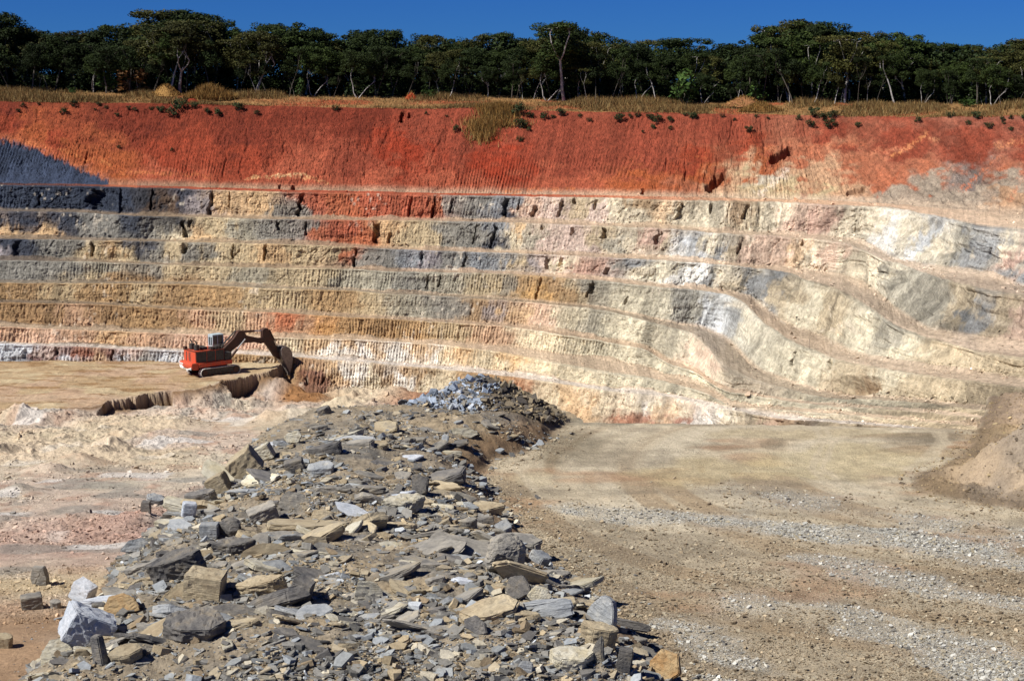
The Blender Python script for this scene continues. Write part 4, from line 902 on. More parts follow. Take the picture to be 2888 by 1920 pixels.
while nb < 250:
    x, y, s = on_berm(R, 49, 86)
    mk = R.choices(['grey', 'dark', 'blue', 'tan', 'pale', 'white'], [34, 12, 16, 24, 12, 3])[0]
    size = min(2.0, 0.72 * (1 / max(.02, 1 - R.random())) ** 0.42) * (0.85 if y < 55 else 1.05)
    o = link("rock", R.choice(TPL[mk]))
    o.scale = (size * R.uniform(1.0, 1.7), size * R.uniform(.6, .95), size * R.uniform(.6, 1.1))
    steep = R.random() < .18
    o.rotation_euler = (R.gauss(.08, .2) + (R.uniform(.5, 1.1) if steep else 0), R.gauss(0, .2), R.gauss(0, .4) + R.choice([0, math.pi]))
    z = gz_at(x, y)
    o.location = (x, y, z + size * (.0 if not steep else .12))
    tag(o, LBL[mk], "rock", GRP[mk]); nb += 1
    HP.append((x, y, size * .30))

# rubble, clods and gravel: uncountable fragments
FR = []
for k in range(10):
    bm = hull_np([(q[0], q[1], q[2]) for q in slab_pts(random.Random(k), 5, [.14, .22, .4, .10, .28][k % 5], .3)])
    vs = np.array([v.co[:] for v in bm.verts]); fs = np.array([[v.index for v in f.verts] for f in bm.faces]) if bm.verts.index_update() is None else None
    bm.free(); FR.append((vs, fs))
def scatter(name, P, S, cols, mat, label, cat, tilt=.35, flat=1.0, seed=1):
    g = np.random.default_rng(seed)
    VV, FF, CC = [], [], []; off = 0
    which = g.integers(0, len(FR), len(P))
    for k, (vs, fs) in enumerate(FR):
        ix = np.where(which == k)[0]; n = len(ix)
        if not n: continue
        rz = g.normal(0, .7, n) + np.pi * g.integers(0, 2, n); rx_ = g.normal(0, tilt, n); ry_ = g.normal(0, tilt, n)
        sc = S[ix, None] * np.stack([g.uniform(.8, 1.4, n), g.uniform(.6, 1, n), g.uniform(.7, 1.3, n) * flat], -1)
        v = vs[None] * sc[:, None, :]
        x, y, z = v[..., 0], v[..., 1], v[..., 2]
        y, z = y * np.cos(rx_)[:, None] - z * np.sin(rx_)[:, None], y * np.sin(rx_)[:, None] + z * np.cos(rx_)[:, None]
        x, z = x * np.cos(ry_)[:, None] + z * np.sin(ry_)[:, None], -x * np.sin(ry_)[:, None] + z * np.cos(ry_)[:, None]
        x, y = x * np.cos(rz)[:, None] - y * np.sin(rz)[:, None], x * np.sin(rz)[:, None] + y * np.cos(rz)[:, None]
        v = np.stack([x, y, z], -1) + P[ix][:, None, :]
        VV.append(v.reshape(-1, 3)); FF.append((fs[None] + (off + np.arange(n) * len(vs))[:, None, None]).reshape(-1, 3))
        CC.append(np.repeat(cols[ix], len(vs), axis=0)); off += n * len(vs)
    me = mesh_np(name, np.concatenate(VV), np.concatenate(FF), mat, np.concatenate(CC))
    return tag(link(name, me), label, cat, kind='stuff')
def pal(n, colors, wts, g, jit=.18, gain=1.75):
    c = lin(colors)[g.choice(len(colors), n, p=np.array(wts) / sum(wts))] / gain
    return np.clip(c * g.normal(1, jit, (n, 1)), .01, .85)
g = np.random.default_rng(3)
def samp(n, u0, u1, y0, y1):
    y = 1 / g.uniform(1 / y1, 1 / y0, n); return g.uniform(u0, u1, n) * y, y
ROCKC = [(156, 152, 144), (122, 118, 114), (178, 182, 184), (204, 184, 150), (226, 214, 188), (168, 148, 120), (222, 226, 228)]
x, y = samp(210000, -.36, .16, 46, 90)
z = ground(x, y); s = HF['sb']; r = HF['r']
dens = np.where(s > -.2, 1.0, np.exp(np.clip(s, -5, 0) * 1.1) * .55) * (0.35 + 1.0 * vn(x * .5, y * .7, 801))
bare = sstep(.42, .62, vn(x * .28, y * .42, 805)); dens = dens * (.18 + 1.0 * bare)
keep = (g.random(len(x)) < dens * .7) & (s > -3.0)
x, y, z, s = x[keep], y[keep], z[keep], s[keep]
S = .062 * (1 / np.clip(1 - g.random(len(x)), .004, 1)) ** .42 * np.where(s < 0, .8, 1.0)
scatter("rubble", np.stack([x, y, z + S * .12], -1), S, pal(len(x), ROCKC, [30, 12, 14, 20, 10, 14, 2], g), M_frag, "loose broken slate fragments covering the rock berm", "rubble", .35, 1, 2)
x, y = samp(15000, -.36, .16, 46, 88)
z = ground(x, y); s = HF['sb']
keep = (g.random(len(x)) < .42 * (.25 + 1.1 * sstep(.4, .65, vn(x * .28, y * .42, 805)))) & (s > -.3)
x, y, z = x[keep], y[keep], z[keep]
S = g.uniform(.26, .5, len(x)) * (1 / np.clip(1 - g.random(len(x)), .05, 1)) ** .22
scatter("slab_rubble", np.stack([x, y, z + S * .04], -1), S, pal(len(x), [(160, 156, 148), (136, 132, 126), (180, 182, 180), (198, 182, 154), (220, 210, 188)], [30, 16, 14, 14, 8], g), M_frag, "small flat slate slabs packed over the rock berm", "rubble", .26, .8, 3)
# blue grey heap
a = g.uniform(0, 2 * np.pi, 5200); q = np.sqrt(g.random(5200)) * 5.3
x = HEAP[0] + q * np.cos(a); y = HEAP[1] + q * np.sin(a); z = ground(x, y)
S = g.uniform(.09, .17, 5200) * (1 / np.clip(1 - g.random(5200), .02, 1)) ** .4
cb_ = pal(5200, [(190, 202, 218), (160, 170, 184), (222, 228, 236), (170, 162, 148), (124, 122, 122)], [30, 26, 14, 20, 10], g)
ct = pal(5200, [(150, 136, 114), (120, 112, 102), (180, 160, 128)], [4, 3, 2], g)
side = (x - HEAP[0]) + 0.3 * g.normal(0, 2, 5200) - .6
scatter("stone_heap", np.stack([x, y, z + S * .2], -1), S, np.where(side[:, None] < 0, cb_, ct), M_frag, "heap of blue grey broken stones at the far end of the berm", "stone heap", .6, 1.2, 5)
# gravel on the road
x, y = samp(380000, -.04, .37, 46, 92)
z = ground(x, y); ok = (HF['sb'] < 0) & (HF['sk'] < .6) & (HF['ws'] > .9) & (y < HF['rl'])
gkk = grav_k(x, y)
base = .34 * sstep(80, 60, y) * (0.3 + vn(x * .5, y * .5, 811)) + .35 * sstep(2.5, 0, -HF['sb']) * (-HF['sb'] > 0)
keep = ok & (g.random(len(x)) < np.maximum(gkk * .75, base))
x, y, z, gkk = x[keep], y[keep], z[keep], gkk[keep]
S = .045 * (1 / np.clip(1 - g.random(len(x)), .01, 1)) ** .36
cg = np.where((gkk > .3)[:, None], pal(len(x), [(232, 228, 216), (204, 198, 184), (160, 154, 144), (210, 196, 168)], [4, 4, 2, 3], g), pal(len(x), [(196, 176, 146), (150, 132, 108), (214, 200, 172)], [4, 3, 2], g))
scatter("gravel", np.stack([x, y, z + S * .15], -1), S, cg, M_frag, "pale gravel strewn in bands across the haul road", "gravel", .3, 1, 7)
# clods on the mud floor and the bank
x, y = samp(60000, -.37, .02, 62, 235)
z = ground(x, y); ok = (HF['sb'] < -1) & (HF['ws'] < .4) & ((HF['sp'] < 0))
keep = ok & (g.random(len(x)) < sstep(.45, .8, vn(x * .12, y * .12, 821)) * .9 + .10)
x, y, z = x[keep], y[keep], z[keep]
S = (.0009 * y) * (1 / np.clip(1 - g.random(len(x)), .01, 1)) ** .36
scatter("clods", np.stack([x, y, z + S * .1], -1), S, np.clip(gcol(x, y) * g.normal(1, .22, (len(x), 1)), .01, .8), M_frag, "loose clods of pale and pink earth on the pit floor", "clods", .5, 1.1, 9)
x, y = samp(34000, .18, .38, 48, 100)
z = ground(x, y); keep = (HF['sk'] > -.8) & (g.random(len(x)) < .5)
x, y, z = x[keep], y[keep], z[keep]
S = .06 * (1 / np.clip(1 - g.random(len(x)), .01, 1)) ** .38
scatter("bank_stones", np.stack([x, y, z + S * .1], -1), S, pal(len(x), [(180, 156, 124), (210, 186, 142), (136, 120, 102)], [4, 3, 2], g), M_frag, "loose stones on the brown earth bank by the road", "stones", .5, 1, 11)
# talus on the benches and below the face
n = 52000
ci = g.integers(60, NC - 60, n); rsel = np.concatenate([np.where((B >= 100) | ((B > 0) & (B < 100) & (np.array(rows_v) > .78)))[0]])
ri = rsel[g.integers(0, len(rsel), n)]
kp = g.random(n) < sstep(.4, .75, vn(XS[ci] / 40., ri / 9., 831)) + .05
ci, ri = ci[kp], ri[kp]
P = np.stack([WXd[ri, ci], WYd[ri, ci], WZd[ri, ci] + .03], -1) + g.normal(0, .15, (len(ci), 3)) * [1, 1, 0]
S = (.13 + .05 * sstep(1500, 2000, XS[ci])) * (1 / np.clip(1 - g.random(len(ci)), .01, 1)) ** .36
scatter("fallen_stones", P, S, np.clip(COLS[ri, ci] * g.normal(1.05, .25, (len(ci), 1)), .01, .85), M_frag, "small fallen stones along the benches of the pit wall", "fallen stones", .6, 1, 13)

# ------------------------------------------------------------------ trees
def tube(V, Fc, p0, p1, r0, r1, n=5):
    p0, p1 = Vector(p0), Vector(p1)
    ax = (p1 - p0).normalized(); a = ax.orthogonal().normalized(); b = ax.cross(a)
    o_ = len(V)
    for p, r in ((p0, r0), (p1, r1)):
        for k in range(n):
            t = 2 * math.pi * k / n
            V.append(tuple(p + a * math.cos(t) * r + b * math.sin(t) * r))
    for k in range(n):
        Fc.append((o_ + k, o_ + (k + 1) % n, o_ + n + (k + 1) % n, o_ + n + k))
def limb(V, Fc, p, direc, length, r, rr_, depth, ends, wig=.14):
    segs = 3; q = Vector(p); dv = Vector(direc).normalized()
    for s in range(segs):
        dv = (dv + Vector((rr_.gauss(0, wig), rr_.gauss(0, wig), rr_.gauss(0, wig * .5) + .03))).normalized()
        q2 = q + dv * (length / segs); r2 = r * .84
        rq = math.hypot(q2.x, q2.y)
        if rq > 3.2: q2.x *= 3.2 / rq; q2.y *= 3.2 / rq
        if q2.z > 8.9: q2.z = 8.9 - .3 * rr_.random()
        tube(V, Fc, q, q2, r, r2); q, r = q2, r2
    if depth == 0: ends.append(q); return
    for k in range(rr_.choice([2, 2, 3])):
        a = rr_.uniform(0, 6.28); sp_ = rr_.uniform(.45, .95)
        nd = (dv + Vector((math.cos(a), math.sin(a), rr_.uniform(-.1, .25))) * sp_).normalized()
        limb(V, Fc, q, nd, length * rr_.uniform(.55, .8), r * .72, rr_, depth - 1, ends, wig)
def leaves(centres, rads, dens, size, g_):
    """leaf sprays on the shells of flattened clumps"""
    cs, rs = np.array(centres), np.array(rads)
    cnt = np.maximum(8, (dens * rs[:, 0] * rs[:, 1]).astype(int))
    idx = np.repeat(np.arange(len(cs)), cnt); n = len(idx)
    v = g_.normal(0, 1, (n, 3)); v /= np.linalg.norm(v, axis=1, keepdims=True)
    rad = g_.uniform(.45, 1.05, n) ** .6
    P = cs[idx] + v * rs[idx] * rad[:, None]
    s = size * g_.uniform(.5, 1.3, n)
    t1 = g_.normal(0, 1, (n, 3)); t1[:, 2] *= .5; t1 /= np.linalg.norm(t1, axis=1, keepdims=True)
    nv = v + g_.normal(0, .5, (n, 3)); nv[:, 2] += .6
    t2 = np.cross(nv, t1); t2 /= np.linalg.norm(t2, axis=1, keepdims=True) + 1e-9
    q = np.stack([P - t1 * s[:, None], P - t2 * s[:, None] * .45, P + t1 * s[:, None], P + t2 * s[:, None] * .5], 1)
    return q.reshape(-1, 3), np.arange(n * 4).reshape(-1, 4)
def tree_variant(kind, seed, lm, bm_):
    """unit tree 10 m tall"""
    rr_ = random.Random(seed); g_ = np.random.default_rng(seed)
    V, Fc, ends = [], [], []
    if kind == 'fork': spec = [((0, 0, -.3), (rr_.uniform(-.55, -.35), rr_.uniform(-.1, .1), 1), 4.3, .11), ((0, 0, -.3), (rr_.uniform(.3, .5), rr_.uniform(-.1, .1), 1), 4.3, .10)]; dep = 3; cr0 = 7.6
    elif kind == 'straight': spec = [((0, 0, -.3), (rr_.uniform(-.05, .05), 0, 1), 5.4, .21)]; dep = 3; cr0 = 7.4
    elif kind == 'lean': spec = [((0, 0, -.3), (rr_.choice([-.4, .35]), .1, 1), 5.0, .17)]; dep = 3; cr0 = 7.4
    elif kind == 'slim': spec = [((0, 0, -.3), (rr_.uniform(-.1, .1), 0, 1), 5.6, .11)]; dep = 2; cr0 = 7.8
    else: spec = [((0, 0, -.3), (rr_.uniform(-.1, .1), 0, 1), 3.6, .22)]; dep = 3; cr0 = 6.6
    for p, dv, ln_, r in spec: limb(V, Fc, p, dv, ln_, r, rr_, dep, ends)
    trunk = mesh_np("trunk", np.array(V), np.array(Fc), bm_)
    cen_, rad_ = [], []
    for e in ends:
        zz = min(max(e.z, 4.5), 9.2)
        cen_.append((e.x, e.y, zz + .2)); rad_.append((rr_.uniform(.7, 1.3), rr_.uniform(.7, 1.3), rr_.uniform(.35, .6)))
    W = 3.9 if kind == 'umbrella' else 2.8 if kind != 'slim' else 1.6
    for k in range(46 if kind != 'slim' else 20):
        a = rr_.uniform(0, 6.28); q = W * math.sqrt(rr_.random())
        top = 9.6 - (q / W) ** 2 * (2.3 if kind == 'umbrella' else 3.2)
        cen_.append((q * math.cos(a), q * math.sin(a), rr_.uniform(max(cr0 - 2.6, top - 3.6), top))); rad_.append((rr_.uniform(.5, 1.1), rr_.uniform(.5, 1.1), rr_.uniform(.3, .5) if kind == 'umbrella' else rr_.uniform(.4, .8)))
    V2, F2 = leaves(cen_, rad_, 150, .165, g_)
    crown = mesh_np("crown", V2, F2, lm)
    return trunk, crown
KINDS = ['umbrella', 'straight', 'fork', 'lean', 'slim', 'umbrella', 'straight', 'fork']
VAR = []
for k, kd in enumerate(KINDS):
    for (li, bk_) in ((0, M_bark_d), (1, M_bark_p), (2, M_bark_p)):
        if (k + li) % 2 and li: continue
        VAR.append((kd, li, *tree_variant(kd, 100 + k, M_leaf[li], bk_ if kd not in ('fork', 'lean') else M_bark_p)))
def plant_tree(px, back, top_y, var, label, group=None, wide=1.0, rz=None, mirror=False):
    kd, li, tr, cr = var
    X, Y, Z = plateau_at(px, back)
    ht = max(4.0, -float(slope_of(top_y)) * Y - Z)
    o_ = empty("tree", (X, Y, Z), R.uniform(0, 6.28) if rz is None else rz)
    s = ht / 10.0
    o_.scale = (s * wide, s * wide, s)
    link("trunk", tr, o_); link("crown", cr, o_)
    return tag(o_, label, "tree", group)
pick = lambda kd, li=None: R.choice([v for v in VAR if v[0] == kd and (li is None or v[1] == li)] or [v for v in VAR if v[0] == kd])
SKY = [(a / 2.359, b / 2.359) for a, b in ((-200, 70), (0, 60), (100, 55), (210, 150), (350, 165), (600, 170), (850, 140), (1000, 160), (1090, 60), (1200, 30), (1340, 30), (1480, 75), (1560, 130), (1700, 160), (1830, 140), (2000, 120), (2130, 180), (2200, 235))] + \
      [(950 + a / 2.359, b / 2.359) for a, b in ((0, 215), (120, 172), (300, 165), (400, 200), (500, 210), (600, 230), (700, 197), (850, 228), (950, 215), (1060, 207), (1200, 207), (1290, 200), (1400, 145), (1500, 130), (1600, 170), (1700, 195), (1900, 205), (2050, 235), (2200, 225))] + \
      [(1888 + a / 2.359, b / 2.359) for a, b in ((0, 235), (300, 265), (520, 245), (600, 200), (620, 150), (750, 105), (900, 110), (1000, 110), (1080, 195), (1200, 190), (1400, 180), (1560, 195), (1730, 270), (1900, 275), (2050, 250), (2200, 250), (2359, 240), (2900, 235))]
skx, sky_y = [p[0] for p in SKY], [p[1] for p in SKY]
HT = [(540, 26, 12, 'umbrella', 0, 1.25, "tallest tree on the left with flat layered crown above the rest"),
      (530, 15, 55, 'umbrella', 2, 1.15, "broad olive crowned tree on a dark trunk beside the dry grass mound"),
      (40, 24, 23, 'umbrella', 0, 1.1, "rounded dark tree at the far left of the skyline"),
      (110, 22, 68, 'umbrella', 2, .8, "pale olive topped tree beside the rounded dark tree at far left"),
      (860, 26, 50, 'umbrella', 0, 1.1, "dark tree standing above the skyline left of the dip in the canopy"),
      (740, 16, 78, 'umbrella', 2, 1.2, "wide brownish green tree right of the dry grass mound"),
      (1065, 26, 70, 'umbrella', 0, .9, "dark flat topped tree left of centre on the skyline"),
      (1588, 14, 54, 'straight', 1, 1.15, "tall dark crowned tree with straight trunk in the centre of the rim"),
      (1540, 13, 150, 'fork', 1, 1.2, "pale forked tree with bare spreading limbs left of the straight central trunk"),
      (1018, 12, 130, 'fork', 1, 1.1, "pale forked tree with a V shaped trunk left of centre"),
      (1270, 13, 160, 'lean', 1, .9, "pale thin leaning tree between the forked tree and centre"),
      (2225, 27, 45, 'umbrella', 1, 1.35, "largest bright green domed tree rising above the right skyline"),
      (2310, 26, 48, 'umbrella', 0, .9, "green crown touching the right side of the domed tree"),
      (2362, 15, 90, 'straight', 2, 1.15, "brownish crowned tree with white trunk under the right skyline"),
      (2276, 12, 170, 'lean', 1, .9, "white leaning trunk left of the brownish crowned tree"),
      (2500, 25, 78, 'umbrella', 1, 1.2, "wide open crowned tree with sky showing through at right"),
      (325, 13, 130, 'straight', 0, 1.1, "tree with pale trunk standing at the grass edge on the left"),
      (60, 13, 120, 'slim', 1, 1.1, "slim pale trunked tree near the left edge"),
      (2500, 14, 150, 'straight', 1, 1.0, "straight grey trunked tree at the grass edge on the right"),
      (2060, 15, 150, 'lean', 1, .8, "thin pale bent tree behind the red soil mound")]
for (px, back, ty, kd, li, wd, lab) in HT:
    plant_tree(px, back, ty, pick(kd, li), lab, None, wd, rz=0.1 if kd in ('fork', 'lean') else None)
def canopy(px): return float(np.interp(px, skx, sky_y))
px = -330
while px < 3250:                            # far row, makes the skyline
    plant_tree(px, R.uniform(24, 36), canopy(px) + R.uniform(-6, 14), pick(R.choice(['umbrella', 'umbrella', 'straight']), R.choice([0, 1, 0, 2])),
               "green tree in the back row of the woodland behind the pit", "back row trees of the woodland", R.uniform(.85, 1.15))
    px += R.uniform(36, 60)
px = -300
while px < 3200:                            # middle row
    plant_tree(px, R.uniform(17, 23), canopy(px) + R.uniform(22, 60), pick(R.choice(['umbrella', 'straight', 'straight']), R.choice([0, 0, 1, 2])),
               "dark green tree in the middle row of the woodland behind the pit", "middle row trees of the woodland", R.uniform(.8, 1.1))
    px += R.uniform(44, 70)
px = -260
while px < 3150:                            # front row, trunks in the sun
    if all(abs(px - t[0]) > 26 for t in HT if t[1] < 16):
        plant_tree(px, R.uniform(11.5, 15), canopy(px) + R.uniform(45, 110), pick(R.choice(['slim', 'slim', 'slim', 'fork', 'straight', 'straight']), R.choice([0, 1, 0])),
                   "pale stemmed tree in the front row of the woodland by the grass", "front row trees of the woodland", R.uniform(.75, 1.0))
    px += R.uniform(40, 80)
# dark undergrowth between the trunks
n = 2300
cen_, rad_ = [], []
for k in range(n):
    px = R.uniform(-350, 3250); back = R.uniform(22, 46)
    X, Y, Z = plateau_at(px, back)
    hgt = R.uniform(.6, 11.0) * min(1.0, (330 - canopy(px) * 1.0) / 250.0)
    cen_.append((X, Y, Z + hgt)); rad_.append((R.uniform(1.8, 3.2), 2.0, R.uniform(1.0, 2.0)))
for k in range(1300):
    px = R.uniform(-350, 3250); back = R.uniform(15.5, 34)
    X, Y, Z = plateau_at(px, back)
    cen_.append((X, Y, Z + R.uniform(.4, 3.2))); rad_.append((R.uniform(1.0, 2.0), 1.4, R.uniform(.8, 1.6)))
V2, F2 = leaves(cen_, rad_, 34, .34, np.random.default_rng(9))
M_under = mat_leaf("leaf undergrowth", (0.018, 0.030, 0.010))
tag(link("undergrowth", mesh_np("undergrowth", V2, F2, M_under)), "dense dark undergrowth between the woodland trunks", "undergrowth", kind='stuff')
# slim stems in the undergrowth
for k in range(70):
    px = R.uniform(-60, 2950); v = pick('slim', R.choice([0, 1]))
    plant_tree(px, R.uniform(13, 17), canopy(px) + R.uniform(95, 150), v, "thin young tree with slender stem in front of the dark woodland", "thin young trees at the woodland edge", R.uniform(.6, .9))

# bushes: small shrubs with foliage and stems
def bush_variant(seed, lm, dens=120, size=.10):
    rr_ = random.Random(seed); V, Fc, ends = [], [], []
    for k in range(4): limb(V, Fc, (0, 0, -.15), (rr_.uniform(-.7, .7), rr_.uniform(-.7, .7), 1), .5, .03, rr_, 1, ends)
    cen_ = [(rr_.uniform(-.42, .42), rr_.uniform(-.42, .42), rr_.uniform(.2, .85)) for _ in range(13)]
    rad_ = [(rr_.uniform(.18, .34),) * 2 + (rr_.uniform(.16, .3),) for _ in cen_]
    V2, F2 = leaves(cen_, rad_, dens * 4, size, np.random.default_rng(seed))
    return mesh_np("stems", np.array(V), np.array(Fc), M_bark_d), mesh_np("foliage", V2, F2, lm)
BV = [bush_variant(s, M_leaf[5]) for s in (1, 2, 3)]
BVg = bush_variant(5, M_leaf[3]); BVr = bush_variant(6, M_leaf[4])
def bush(loc, size, var, label, group=None, cat="bush", sq=1.0):
    o_ = empty("bush", loc, R.uniform(0, 6.28)); o_.scale = (size, size, size * sq)
    link("stems", var[0], o_); link("foliage", var[1], o_)
    return tag(o_, label, cat, group)
def cx1(*p): return [(a / 2.359, b / 2.359, s / 2.359) for a, b, s in p]
BU = cx1((550, 695, 40), (485, 745, 45), (215, 700, 30), (185, 740, 26), (710, 695, 30), (760, 715, 24), (905, 720, 26), (945, 725, 26), (1050, 715, 24), (1105, 730, 46), (1185, 750, 62), (1245, 705, 75), (1335, 705, 40), (1415, 740, 40), (1480, 745, 50), (1625, 720, 58), (1740, 755, 34), (2255, 720, 40), (830, 765, 26), (830, 980, 24), (1175, 995, 24), (690, 730, 18), (320, 690, 20)) + \
     [(950 + a, b, s) for a, b, s in cx1((1205, 735, 80), (1222, 830, 66), (1280, 765, 46), (1370, 775, 50), (1480, 755, 50), (1275, 865, 28), (1215, 925, 36), (1430, 780, 28), (1608, 770, 26), (1665, 800, 30), (1860, 785, 54), (1930, 775, 30), (1980, 765, 34), (2060, 780, 44), (2110, 790, 60), (2085, 840, 34), (2195, 850, 26), (2190, 795, 40), (2340, 775, 44), (2020, 875, 18), (800, 860, 44), (600, 750, 22), (740, 770, 18))] + \
     [(1888 + a, b, s) for a, b, s in cx1((135, 775, 44), (320, 775, 26), (500, 862, 46), (405, 790, 22), (820, 785, 36), (910, 755, 62), (895, 830, 54), (975, 775, 50), (1020, 830, 60), (1035, 770, 60), (1060, 825, 26), (1205, 830, 34), (1600, 800, 40), (1810, 770, 44), (1975, 775, 50), (1925, 820, 34), (2070, 845, 42), (2040, 830, 20), (2150, 795, 34), (2205, 785, 30), (2290, 785, 36), (2210, 865, 30), (2160, 830, 20), (75, 765, 22), (620, 790, 20), (545, 770, 22))]
for i, (x, y, s) in enumerate(BU):
    p = wall_pt(x, y + s * .35); sz = s * p.y / F * 1.0
    big = s > 25
    bush(p, sz, BV[i % 3], "large dark green bush clinging to the top of the red slope" if big else "small dark shrub on the upper red slope",
         "large bushes on the upper red slope" if big else "small shrubs on the upper red slope")
X, Y, Z = plateau_at(1915, 12.5)
for (px, back, sz, var, lab, sq) in [(1925, 12.0, 5.2, BVg, "bright green bushy tree at the grass edge right of centre", 1.25), (400, 13.5, 5.2, BVr, "rust and orange leaved low tree under the dark woodland on the left", .95), (862, 12.5, 2.4, BVg, "small bright green sapling at the woodland edge left of centre", 1.6),
                                     (1215, 12.5, 2.2, BVg, "low green shrub behind the grass near the centre", .8), (2706, 11.0, 2.6, BVg, "pale green low clump in the dry grass at far right", .5), (232, 10.5, 1.6, BVg, "small green tuft in the dry grass at left", .8), (2120, 14, 3.0, BVg, "green shrub under the trees right of the bright bushy tree", 1.2), (330, 14.5, 3.2, BVg, "green shrub under the trees beside the rust leaved tree", 1.3)]:
    X, Y, Z = plateau_at(px, back)
    bush((X, Y, Z), sz, var, lab, None, "bush", sq)

# grass -----------------------------------------------------------------
def blades(P, Ht, cols, g_, name, label, wd=.05, spread=.35, kind='stuff', cat="grass"):
    n = len(P)
    a = g_.uniform(0, 2 * np.pi, n); ln_ = g_.normal(0, spread, (n, 2)) * Ht[:, None]
    w2 = np.stack([np.cos(a), np.sin(a), 0 * a], -1) * wd * g_.uniform(.6, 1.4, (n, 1))
    tip = P + np.concatenate([ln_, Ht[:, None]], 1)
    V = np.stack([P - w2, P + w2, tip], 1).reshape(-1, 3)
    return tag(link(name, mesh_np(name, V, np.arange(n * 3).reshape(-1, 3), M_grass, np.repeat(cols, 3, axis=0))), label, cat, kind=kind)
n = 110000
px = g.uniform(-300, 3200, n); back = g.uniform(-.3, 15, n) ** 1.0
X0, Y0, Z0 = RIMX(px)
X = X0 + back * X0 / Y0; Y = Y0 + back; Z = plateau_z(X, Y, Z0, np.maximum(back, 0))
th = vn(X * .12, Y * .15, 851)
keep = g.random(n) < .25 + .9 * sstep(.3, .6, th)
X, Y, Z, th, back = X[keep], Y[keep], Z[keep], th[keep], back[keep]
Ht = (.4 + .9 * sstep(.4, .8, th)) * g.uniform(.5, 1.3, len(X)) * np.where(back < .8, .6, 1)
gc_ = pal(len(X), [(186, 150, 94), (160, 122, 74), (206, 176, 120), (116, 102, 62), (150, 94, 58)], [5, 4, 2.5, 2, 1], g, .25, 2.3)
blades(np.stack([X, Y, Z], -1), Ht, gc_, g, "dry_grass", "strip of dry golden grass along the rim of the pit")
def clump(points, name_label, cat="grass clump", hgt=(1, 2)):
    P, Hh = [], []
    for (x, y, sx_, sy_, n_, onwall, back) in points:
        for k in range(n_):
            qx = x + R.gauss(0, sx_ * .45); qy = y + R.gauss(0, sy_ * .45)
            if onwall: p = wall_pt(qx, max(qy, 292)); P.append(p[:])
            else:
                b_ = max(.3, back + R.gauss(0, 1.6)); X, Y, Z = plateau_at(qx, b_)
                P.append((X, Y, Z + max(0, (y - qy)) / F * Y * .6))
            Hh.append(R.uniform(*hgt))
    P = np.array(P); Hh = np.array(Hh)
    cols = pal(len(P), [(196, 150, 84), (166, 122, 66), (214, 176, 112), (120, 100, 56)], [4, 4, 2, 2], g, .2, 1.9)
    o_ = blades(P, Hh, cols, g, "grass_clump", name_label, .06, .28, None, cat)
    return o_
clump([(1405, 318, 60, 26, 2600, True, 0), (1360, 372, 46, 36, 1500, True, 0), (1400, 352, 90, 12, 700, True, 0)], "big tuft of tall dry grass spilling over the rim onto the red slope", hgt=(.7, 2.0))
def mound(px, back, w_, d_, hgt, col, name, label, grass_h, ngrass):
    X, Y, Z = plateau_at(px, back)
    nr, na = 14, 30; V = []
    for i in range(nr):
        r = i / (nr - 1.0)
        for k in range(na):
            a = 2 * math.pi * k / na
            rx2 = r * (1 + .12 * math.sin(3 * a + px)); z = hgt * (math.cos(min(r, 1) * math.pi) * .5 + .5)
            V.append((rx2 * w_ * math.cos(a), rx2 * d_ * math.sin(a), z - .25))
    V = np.array(V); V[:, 2] += .18 * fbm(V[:, 0] * 1.3, V[:, 1] * 1.3, 3, int(px)) * (1 if hgt > 1 else .5)
    Fq = [(i * na + k, (i + 1) * na + k, (i + 1) * na + (k + 1) % na, i * na + (k + 1) % na) for i in range(nr - 1) for k in range(na)]
    cols = np.tile(lin(col) / GAIN, (len(V), 1))
    root = empty(name, (X, Y, Z)); tag(root, label, "mound")
    link("soil", mesh_np("soil", V, np.array(Fq), M_top, cols), root)
    if ngrass:
        a = g.uniform(0, 2 * np.pi, ngrass); r = np.sqrt(g.random(ngrass)) * .95
        P = np.stack([r * w_ * np.cos(a), r * d_ * np.sin(a), hgt * (np.cos(r * np.pi) * .5 + .5) - .2], -1)
        cc_ = pal(ngrass, [(190, 142, 78), (160, 116, 62), (210, 170, 104), (116, 94, 52)], [4, 4, 2, 2], g, .2, 1.9)
        o_ = blades(P, g.uniform(grass_h * .4, grass_h, ngrass) * (1 - .3 * r), cc_, g, "grass", "", .06, .3, 'stuff', None)
        o_.parent = root; 
        for kx in ('label', 'category'):
            if kx in o_: del o_[kx]
mound(610, 7.5, 5.6, 3.2, 1.7, (150, 108, 60), "grass_mound", "large mound covered in tall dry grass at the rim on the left", 2.2, 5200)
mound(490, 10.5, 4.0, 2.6, 2.3, (176, 134, 78), "grass_mound", "smaller pointed grassy mound under the trees left of the large mound", .6, 1500)
mound(560, 3.5, 2.2, 1.2, 1.0, (150, 54, 34), "soil_mound", "bare red soil heap in front of the large grassy mound", .4, 0)
mound(2085, 10, 5.2, 3.2, 1.9, (150, 104, 68), "soil_mound", "pale orange soil mound at the rim right of centre", .6, 900)
mound(2130, 4.5, 4.5, 2.0, 1.4, (160, 118, 66), "grass_mound", "low mound of dry grass in front of the orange soil mound", 1.0, 2600)
mound(1165, 13, 1.8, 1.4, 1.6, (170, 70, 40), "soil_mound", "small red soil mound in the shade of the trees near centre", .6, 200)

